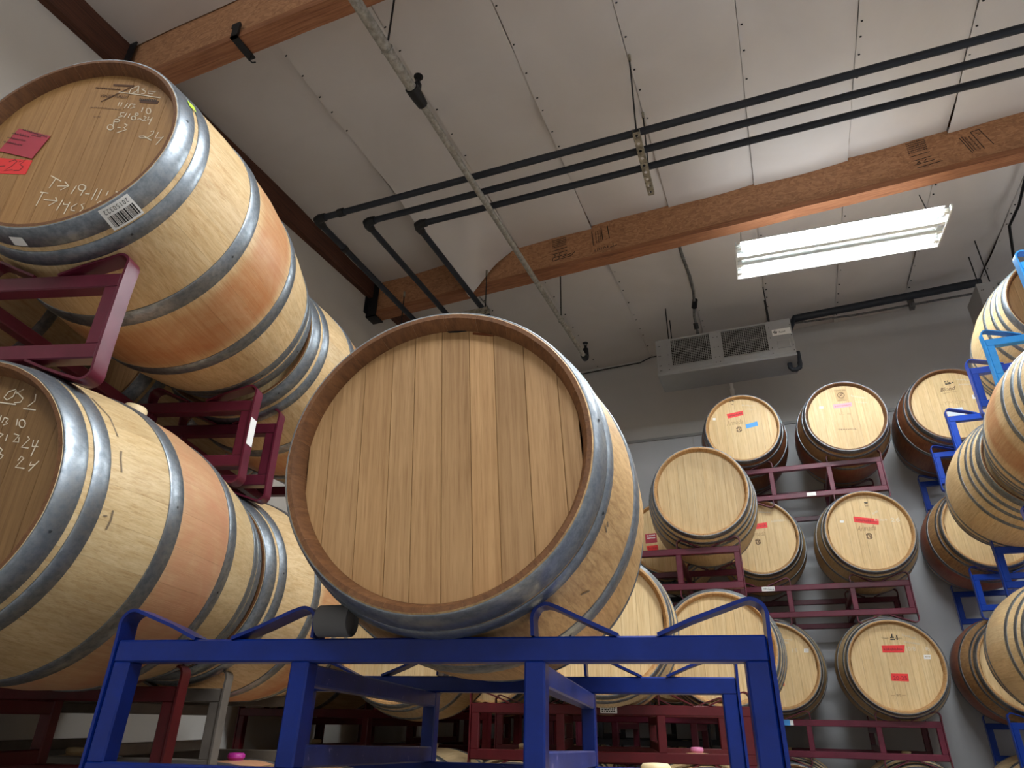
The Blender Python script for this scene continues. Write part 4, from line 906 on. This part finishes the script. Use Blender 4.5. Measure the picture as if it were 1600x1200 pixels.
for z_, nm in ((.425, 'second level'), (-.478, 'bottom level')):  # barrels added to block the lit wall behind the rack openings
    barrel('added barrel by the back wall left of the pale stack, %s' % nm, KB, -1.635, 5.34, z_, -2, 'body', 'head', 'chime_pale', seed=40, group=GW)
    barrel('added barrel in the back left corner, %s' % nm, KB, -2.42, 5.34, z_ + .0, 0, 'body', 'head', 'chime_pale', seed=41, group=GW)
barrel('bottom back barrel below the one with the crimson card', KB, -.865, 5.34, -.478, -2, seed=42, group=GW)
# plain pale stack
barrel('plain pale barrel without writing right of the big one', KR, -.405, 4.156, 1.307, -5, 'body', 'head', 'chime_pale', tone=1.02, htone=.92, seed=22, group=GW)
barrel('pale barrel behind the right strap of the blue rack', KR, -.37, 3.91, .368, -5, 'body', 'head', 'chime_pale', seed=23, group=GW)
barrel('bottom barrel with a pink bung below the printed sticker rack', KR, -.40, 3.95, -.52, -5, 'body', 'head', 'chime_pale', bung=None, seed=24, group=GW)
p_ = w2r(.388, 2.96, .385)
barrel('pale barrel close behind the big one, its right half in view', KB, p_[0], p_[1], p_[2], 9 - 22, 'body', 'head', 'chime_pale', tone=1.08, seed=25, group=GW)
def on_p(dx, z, a=-.12):
    ya = R(8.05 - 22); X_ = Vector((math.cos(ya), -math.sin(ya), 0)); A_ = Vector((math.sin(ya), math.cos(ya), 0))
    q = Vector(pr) - X_ * RW + X_ * dx + A_ * a; return (q.x, q.y, z)
p_ = on_p(.975, -.462); barrel('bottom barrel with a pink bung in the right cradle of the sticker rack', KB, p_[0], p_[1], p_[2], 8.05 - 22, bung='bung_pink', seed=26, group=GW)
p_ = on_p(.195, -.462); barrel('bottom barrel in the left cradle of the sticker rack', KB, p_[0], p_[1], p_[2], 8.05 - 22, 'body_pink', seed=27, group=GW)
barrel('barrel seen through the left bay of the blue rack', KB, -1.75, 2.93, .345, -11, 'body', 'head', 'chime_pale', seed=28, group=GW)
barrel('barrel farthest back in the gap under the big barrel', KB, -1.75, 4.05, .375, -8, 'body', 'head', 'chime_pale', seed=29, group=GW)
for u_, v_, z_, nm in ((-2.60, 3.12, .37, 'second level, nearer'), (-2.60, 4.30, .38, 'second level, farther'), (-2.60, 3.12, -.478, 'bottom level, nearer'), (-2.60, 4.30, -.478, 'bottom level, farther'), (-1.86, 3.12, -.478, 'bottom level, right cradle')):  # extra barrels added as occluders, hiding the bright wall in the rack gaps
    barrel('added barrel by the left wall behind the left rows, ' + nm, KB, u_, v_, z_, 0, 'body', 'head', 'chime_pale', tone=.85, seed=43, group=GW)
# right side
b4 = barrel('top right back barrel with a white paper behind the blue rack ends', KB, 1.357, 5.358, 2.157, 0, 'body_dark', 'head', 'chime', tone=1.05, seed=30, group=GW)
barrel('middle right back barrel with a red stained belly behind the blue rack ends', KB, 1.385, 5.50, 1.278, 0, 'body_red', 'head', 'chime_pale', seed=31, group=GW)
barrel('lower right back barrel with a red stained belly, its head half covered', KB, 1.371, 5.50, .369, 0, 'body_red', 'head', 'chime_pale', seed=32, group=GW)
barrel('topmost right barrel with galvanised rim and empty looking end at the edge', KR, 1.69, 3.957, 2.145, 0, 'body', 'head_aged', 'chime', tone=1.12, htone=.8, seed=33, group=GW)
barrel('right barrel of the middle level with four hoops by its rim', KR, 1.378, 4.12, 1.302, -1, 'body', 'head', 'chime', tone=1.1, seed=34, group=GW)
barrel('nearest right barrel at the edge, end to end with the four hoop one', KR, 1.40, 3.17, 1.31, 0, 'body_orange', 'head', 'chime', tone=1.1, seed=35, group=GW)
barrel('lower right barrel at the edge with dull hoops, in front of the red stained one', KR, 1.345, 4.03, .37, -2, 'body', 'head', 'chime', tone=1.08, seed=36, group=GW)
barrel('upper edge barrel nearest on the right, only its rim in view', KR, 1.80, 2.985, 2.15, 0, 'body', 'head', 'chime', tone=1.12, seed=37, group=GW)
barrel('bottom right barrel on the floor rack, nearer', KR, 1.37, 4.0, -.48, 0, seed=38, group=GW)
barrel('bottom right barrel on the floor rack, farther', KR, 1.37, 5.48, -.48, 0, seed=39, group=GW)

# ------------------------------------------------------------------ writing and tapes on the heads
rg = random.Random(77)
D = DEC['D']
head_lines(bL1, DEC['L1chalk'], .0028, 'chalk'); head_lines(bL2, DEC['L2chalk'], .0026, 'chalk')
card = plate(bL1, 'crimson_card', D['L1card'], 'card_red', y=HY - .003)
cw = [scribble((D['L1card'][0][0] + .012, D['L1card'][0][1] - .008), (D['L1card'][1][0] - .008, D['L1card'][1][1] - .006), .007, 12, rg)]
ss = [s for w in cw for s in w]
for k in range(3): ss += scribble((-.196 - k * .006, .062 - k * .015), (-.140 - k * .004, .044 - k * .015), .008, 7, rg)
ss += scribble((-.135, .050), (-.105, .041), .006, 4, rg)
head_lines(bL1, ss, .0018, 'ink', 'writing', card, y=HY - .0042)
tp = plate(bL1, 'red_tape', [(-.245, -.012), D['L1tape'][1], D['L1tape'][2], (-.245, -.066)], 'tape_red')
head_lines(bL1, [[(-.214, -.030), (-.206, -.027), (-.204, -.036), (-.212, -.041), (-.214, -.030)], [(-.204, -.036), (-.212, -.064)], [(-.190, -.050), (-.172, -.049)], [(-.166, -.036), (-.152, -.030), (-.144, -.036), (-.152, -.050), (-.168, -.066), (-.146, -.064)], [(-.138, -.038), (-.122, -.034), (-.132, -.048), (-.120, -.056), (-.126, -.068), (-.142, -.067)]], .003, 'redink', 'writing', tp)
plate(bL1, 'brand_bar', D['L1bar'], 'burn'); head_lines(bL1, [D['L1slash']], .0035, 'burn', 'brand_mark')
head_lines(bL1, scribble(D['L1word1'][0], D['L1word1'][1], .006, 12, rg), .003, 'burn', 'brand_mark')
head_text(bL1, 'VINEYARDS', (D['L1word2'][0][0], D['L1word2'][0][1] - .006), (D['L1word2'][1][0], D['L1word2'][1][1] - .004), .016, 'burn')
st = plate(bL1, 'ink_stamp', D['L1stamp'], 'burn')
head_lines(bL1, [[(.130 + i * .0052, .166 - i * .0011), (.130 + i * .0052, .157 - i * .0011)] for i in range(10)], .0028, 'ink', 'writing', st)
head_lines(bL1, scribble(D['L1faint'][0], D['L1faint'][1], .006, 9, rg) + scribble(D['L1faint'][2], D['L1faint'][3], .004, 3, rg), .0018, 'burn', 'brand_mark')
def patch(bt, k, name, s0, s1, t0, t1, mat, offs=.0045, n=6):
    t_, off = bt; mb = MB(); rows = []
    for i in range(n + 1):
        th = R(t0 + (t1 - t0) * i / n); rows.append(mb.add([((brad(s, k) + offs) * math.cos(th), s, (brad(s, k) + offs) * math.sin(th)) for s in (s0, (s0 + s1) / 2, s1)]))
    for i in range(n):
        for j in range(2): mb.quad((rows[i][j], rows[i][j + 1], rows[i + 1][j + 1], rows[i + 1][j]))
    return obj(name, mb.mesh(name, M[mat], R(60)), t_, off)
def scratches(bt, k, strokes, width, mat):
    t_, off = bt; obj('dark_mark', ribbons([[(s_, th / 100) for s_, th in st_] for st_ in strokes], width, lambda s_, th: ((brad(s_, k) + .0009) * math.cos(R(th * 100)), s_, (brad(s_, k) + .0009) * math.sin(R(th * 100))), M[mat], 'dark_mark'), t_, off)
scratches(bL2, KL, [[(.120, 50.9), (.123, 44.4), (.133, 39.5), (.135, 29.0)], [(.137, 22.2), (.134, 18.4), (.137, 13.0)], [(.135, -2.5), (.138, -6.1), (.136, -9.9)], [(.117, -5.6), (.126, -5.1)]], .0045, 'stain_grey')
scratches(bC, KC, [[(.118, -20.9), (.127, -22.2)], [(.121, -23.0), (.129, -24.0)], [(.112, -22.6), (.131, -23.9)], [(.106, -57), (.120, -55.5), (.130, -53)], [(.18, -44), (.20, -41)]], .005, 'stain_grey')
# barcode sticker on the rim hoop of the top left barrel: angle along the hoop, height across it
bc = patch(bL1, KL, 'barcode_sticker', .004, .060, -57, -42, 'white', .0052)
def on_hoop(k, o_): return lambda s, th: ((brad(s, k) + o_) * math.cos(R(th)), s, (brad(s, k) + o_) * math.sin(R(th)))
mp = on_hoop(KL, .0060); mb = MB(); th = -55.6; r4 = random.Random(3)
while th < -43.6:
    w_ = r4.choice((.22, .22, .45, .66)); q4 = mb.add([mp(.026, th), mp(.055, th), mp(.055, th + w_), mp(.026, th + w_)]); mb.quad(q4); th += w_ + r4.choice((.22, .3, .4))
obj('writing', mb.mesh('writing', M['ink']), bc)
tm = text_mesh('20150322', .016, M['ink'], lambda a, b: (a, b, 0), spacing=1.25)
xs = [v.co.x for v in tm.vertices]; w_ = max(xs)
for v in tm.vertices: v.co = mp(.0095 + v.co.y, -43.4 - (v.co.x / w_) * 12.2)
tm.update(); obj('writing', tm, bc)
patch(bL1, KL, 'small_sticker', .022, .046, -102, -95, 'white', .0052, 3)
patch(bL1, KL, 'lime_sticker', .040, .064, 26, 31, 'lime', .0052, 2)
def tape(bt, name, pts, mat, wr=None, col='redink'):
    o = plate(bt, name, pts, mat)
    if wr:
        (a, b, c, d) = [Vector(p) for p in pts]
        p0 = d.lerp(a, .25).lerp(c.lerp(b, .25), .06); p1 = d.lerp(a, .25).lerp(c.lerp(b, .25), .94)
        head_lines(bt, scribble(p0, p1, (a - d).length * .55, wr, rg), .0030, col, 'writing', o)
    return o
def emblem(bt, c, r, mat='burn'):
    head_lines(bt, [ring_pts(c, r, 20, 160), ring_pts(c, r, 200, 340)], r * .22, mat, 'brand_mark')
    head_lines(bt, [ring_pts((c[0] - r * .1, c[1]), r * .6, 60, 250), ring_pts((c[0] + r * .2, c[1] - r * .05), r * .55, -100, 80), [(c[0], c[1] + r * .3), (c[0] + r * .3, c[1] - r * .35)]], r * .26, mat, 'brand_mark')
d = D['B2']; tape(b2, 'red_tape', d['red'], 'tape_red', 9); tape(b2, 'blue_tape', d['blue'], 'tape_blue', 5, 'tape_blue'); plate(b2, 'white_tag', d['white'], 'white')
head_lines(b2, [ring_pts((d['mark'][0][0], d['mark'][0][1] - .004), .016, 20, 160)], .007, 'ink', 'brand_mark'); head_lines(b2, [[(d['mark'][1][0] - .006, d['mark'][1][1]), (d['mark'][1][0] + .008, d['mark'][1][1] - .004)]], .006, 'burn', 'brand_mark')
head_text(b2, 'Armada', (d['script'][0][0], d['script'][0][1]), (d['script'][1][0], d['script'][1][1]), .062, 'faint', shear=.45); emblem(b2, d['emb'][0], .022)
head_lines(b2, scribble((.02, .20), (.12, .18), .02, 8, rg) + scribble((.05, .16), (.13, .15), .02, 7, rg), .0025, 'chalk_pale')
d = D['B3']; s_ = d['stamp']
plate(b3, 'stamp_ground', [(s_[0][0] - .004, s_[0][1] + .014), (s_[1][0] + .004, s_[1][1] + .018), (.046, .135), (-.034, .137)], 'stampwood')
head_text(b3, 'TONNELLERIE', s_[0], s_[1], .014, 'burn'); head_lines(b3, [ring_pts((.004, .186), .024), ring_pts((.009, .192), .011, 0, 300), [(-.010, .172), (.018, .200)]], .004, 'burn', 'brand_mark')
head_text(b3, 'OAK', (-.012, .151), (.018, .149), .012, 'burn'); head_lines(b3, scribble((-.026, .139), (.036, .137), .006, 9, rg), .0022, 'burn', 'brand_mark')
tape(b3, 'pink_tape', d['pink'], 'tape_pink', 10, 'tape_pinkdark'); plate(b3, 'white_tag', d['white'], 'white')
head_text(b3, 'SC  III', d['t1'][0], d['t1'][1], .022, 'faint'); head_text(b3, 'TERNTIIL', d['t2'][0], d['t2'][1], .016, 'burn')
head_lines(b3, scribble((.07, .165), (.16, .13), .022, 9, rg) + scribble((.09, .11), (.17, .09), .02, 6, rg), .0025, 'chalk_pale')
d = D['B4']; c_ = d['emb'][0]
head_lines(b4, [[(c_[0] - .02, c_[1] - .010), (c_[0] + .018, c_[1] - .010)], [(c_[0] - .018, c_[1] + .006), (c_[0] - .016, c_[1] + .016)], [(c_[0] - .002, c_[1] + .008), (c_[0] + .002, c_[1] + .018)], [(c_[0] - .02, c_[1] - .002), (c_[0] + .016, c_[1])], [(c_[0] + .024, c_[1] - .004), (c_[0] + .036, c_[1] - .002)]], .007, 'ink', 'brand_mark')
head_text(b4, 'Blond', d['script'][0], d['script'][1], .046, 'burn', shear=.4); head_lines(b4, [[(-.036, .100), (.06, .106)], scribble((-.03, .094), (.05, .098), .004, 8, rg)[0]], .0014, 'burn', 'brand_mark')
head_text(b4, 'LYMON', (d['arc'][0][0], d['arc'][0][1] + .010), (d['arc'][1][0], d['arc'][1][1] + .016), .040, 'ghost')
plate(b4, 'white_paper', d['paper'], 'paper_blue'); tg = plate(b4, 'white_tag', d['tag'], 'white'); head_lines(b4, [[(.150, .055), (.158, .050)], [(.150, .044), (.160, .042)]], .004, 'ink', 'writing', tg)
head_lines(b4, scribble((.07, .195), (.15, .175), .02, 8, rg) + scribble((.08, .15), (.15, .14), .02, 7, rg), .0025, 'chalk_pale')
d = D['B5']; tape(b5, 'red_tape', d['red'], 'tape_red', 6); head_text(b5, 'Armada', d['script'][0], d['script'][1], .05, 'faint', shear=.45); emblem(b5, d['emb'][0], .020)
head_lines(b5, scribble(d['chalk'][0], d['chalk'][1], .028, 6, rg) + scribble((.02, .19), (.11, .18), .02, 7, rg), .004, 'chalk_pale')
d = D['B6']; head_lines(b6, [[(.010, .211), (.034, .206)]], .007, 'ink', 'brand_mark'); head_lines(b6, [ring_pts((.020, .194), .010, 20, 160), [(.010, .184), (.032, .182)]], .003, 'burn', 'brand_mark')
tape(b6, 'red_tape', d['red'], 'tape_red', 11); plate(b6, 'white_tag', d['white'], 'white'); head_text(b6, 'Armada', d['script'][0], d['script'][1], .055, 'faint', shear=.45); emblem(b6, d['emb'][0], .020)
head_text(b6, '26', d['chalk'][0], d['chalk'][1], .040, 'chalk', 'chalk_writing'); head_lines(b6, scribble(d['chalk2'][0], d['chalk2'][1], .02, 5, rg) + scribble((.05, .115), (.09, .13), .03, 3, rg), .004, 'chalk_pale')
d = D['B9']; c_ = d['emb'][0]
head_lines(b9, [[(c_[0] - .013, c_[1] - .012), (c_[0] + .015, c_[1] - .012)], [(c_[0] - .011, c_[1]), (c_[0] + .012, c_[1] + .001)], [(c_[0], c_[1] + .002), (c_[0] + .003, c_[1] + .022)], [(c_[0] + .028, c_[1] - .016), (c_[0] + .030, c_[1] + .012)]], .008, 'ink', 'brand_mark')
head_text(b9, 'TONNEL', d['l1'][0], d['l1'][1], .012, 'burn'); head_text(b9, 'BARRELS', d['l2'][0], d['l2'][1], .012, 'burn')
tape(b9, 'red_tape', d['red'], 'tape_red', 9); o = tape(b9, 'red_tape', d['red2'], 'tape_red'); head_text(b9, '20-25', (d['t'][0][0] + .004, d['t'][0][1] - .003), d['t'][1], .034, 'redink', 'writing', parent=o)
head_text(b9, '10/8', d['chalk'][0], d['chalk'][1], .040, 'chalk', 'chalk_writing'); head_text(b9, '14b', d['chalk2'][0], d['chalk2'][1], .036, 'chalk', 'chalk_writing'); tg = plate(b9, 'white_tag', d['white'], 'white')
head_lines(b9, scribble((.183, .050), (.212, .049), .012, 4, rg), .003, 'faint', 'writing', tg)
head_lines(b9, scribble((.075, .185), (.15, .160), .02, 8, rg) + scribble((.08, .140), (.17, .125), .02, 9, rg), .003, 'chalk_pale')
head_text(b9, 'WT', (-.034, -.183), (-.010, -.183), .020, 'burn'); head_lines(b9, [[(-.066, -.176), (-.044, -.176)], [(-.002, -.176), (.020, -.175)]], .003, 'faint', 'brand_mark')
d = D['B8']; tape(b8, 'red_tape', d['red'], 'tape_red', 3); tape(b8, 'red_tape', d['red2'], 'tape_red', 4); tg = plate(b8, 'white_tag', d['white'], 'white'); head_lines(b8, [[(.206, .099), (.222, .099)], [(.206, .091), (.222, .091)]], .003, 'faint', 'writing', tg)
head_text(b8, 'uvk', d['chalk'][0], d['chalk'][1], .045, 'chalk', 'chalk_writing'); head_text(b8, '15', d['chalk2'][0], d['chalk2'][1], .034, 'chalk', 'chalk_writing'); head_lines(b8, scribble(d['chalk3'][0], d['chalk3'][1], .024, 7, rg) + [[(.0, .175), (.13, .165)]], .003, 'chalk_pale')
plate(bn, 'crimson_card', [(-.28, .07), (-.165, .075), (-.160, .005), (-.28, -.002)], 'card_red') if False else None
cd = plate(bn, 'crimson_card', [(-.165, .040), (-.075, .045), (-.071, -.030), (-.165, -.036)], 'card_red'); head_lines(bn, [s for k in range(2) for s in scribble((-.150, .020 - k * .02), (-.085, .024 - k * .02), .012, 4, rg)], .006, 'white', 'writing', cd)
tape(bn, 'red_tape', [(-.162, -.055), (-.070, -.052), (-.068, -.090), (-.152, -.094)], 'tape_red', 3)

# ------------------------------------------------------------------ chock on the blue rack
ya = R(13.11 - 22); X_ = Vector((math.cos(ya), -math.sin(ya), 0)); Bk = Vector((fu, fv, fz + CZ))
c0 = Bk + X_ * .409 + Vector((math.sin(ya), math.cos(ya), 0)) * .004 + Vector((0, 0, .0295))
t = thing('rubber_chock', 'dark grey rubber cylinder chocking the big barrel on the blue bar', 'chock', tuple(c0 - Vector((0, 0, .028))), -ya)
mb = MB(); n = 28
def ringx(x, r): return mb.add([(x, r * math.cos(2 * math.pi * j / n), .028 + r * math.sin(2 * math.pi * j / n)) for j in range(n)])
pr_ = [(.0, .024), (.002, .027), (.060, .028), (.064, .027), (.064, .0235), (.058, .023)]
rows = [ringx(x, r) for x, r in pr_]
for a in range(len(rows) - 1):
    for j in range(n): mb.quad((rows[a][j], rows[a + 1][j], rows[a + 1][(j + 1) % n], rows[a][(j + 1) % n])[::-1])
mb.quad(rows[0]); mb.quad(rows[-1][::-1]); obj('rubber_body', mb.mesh('rubber_body', M['rubber'], R(35)), t)
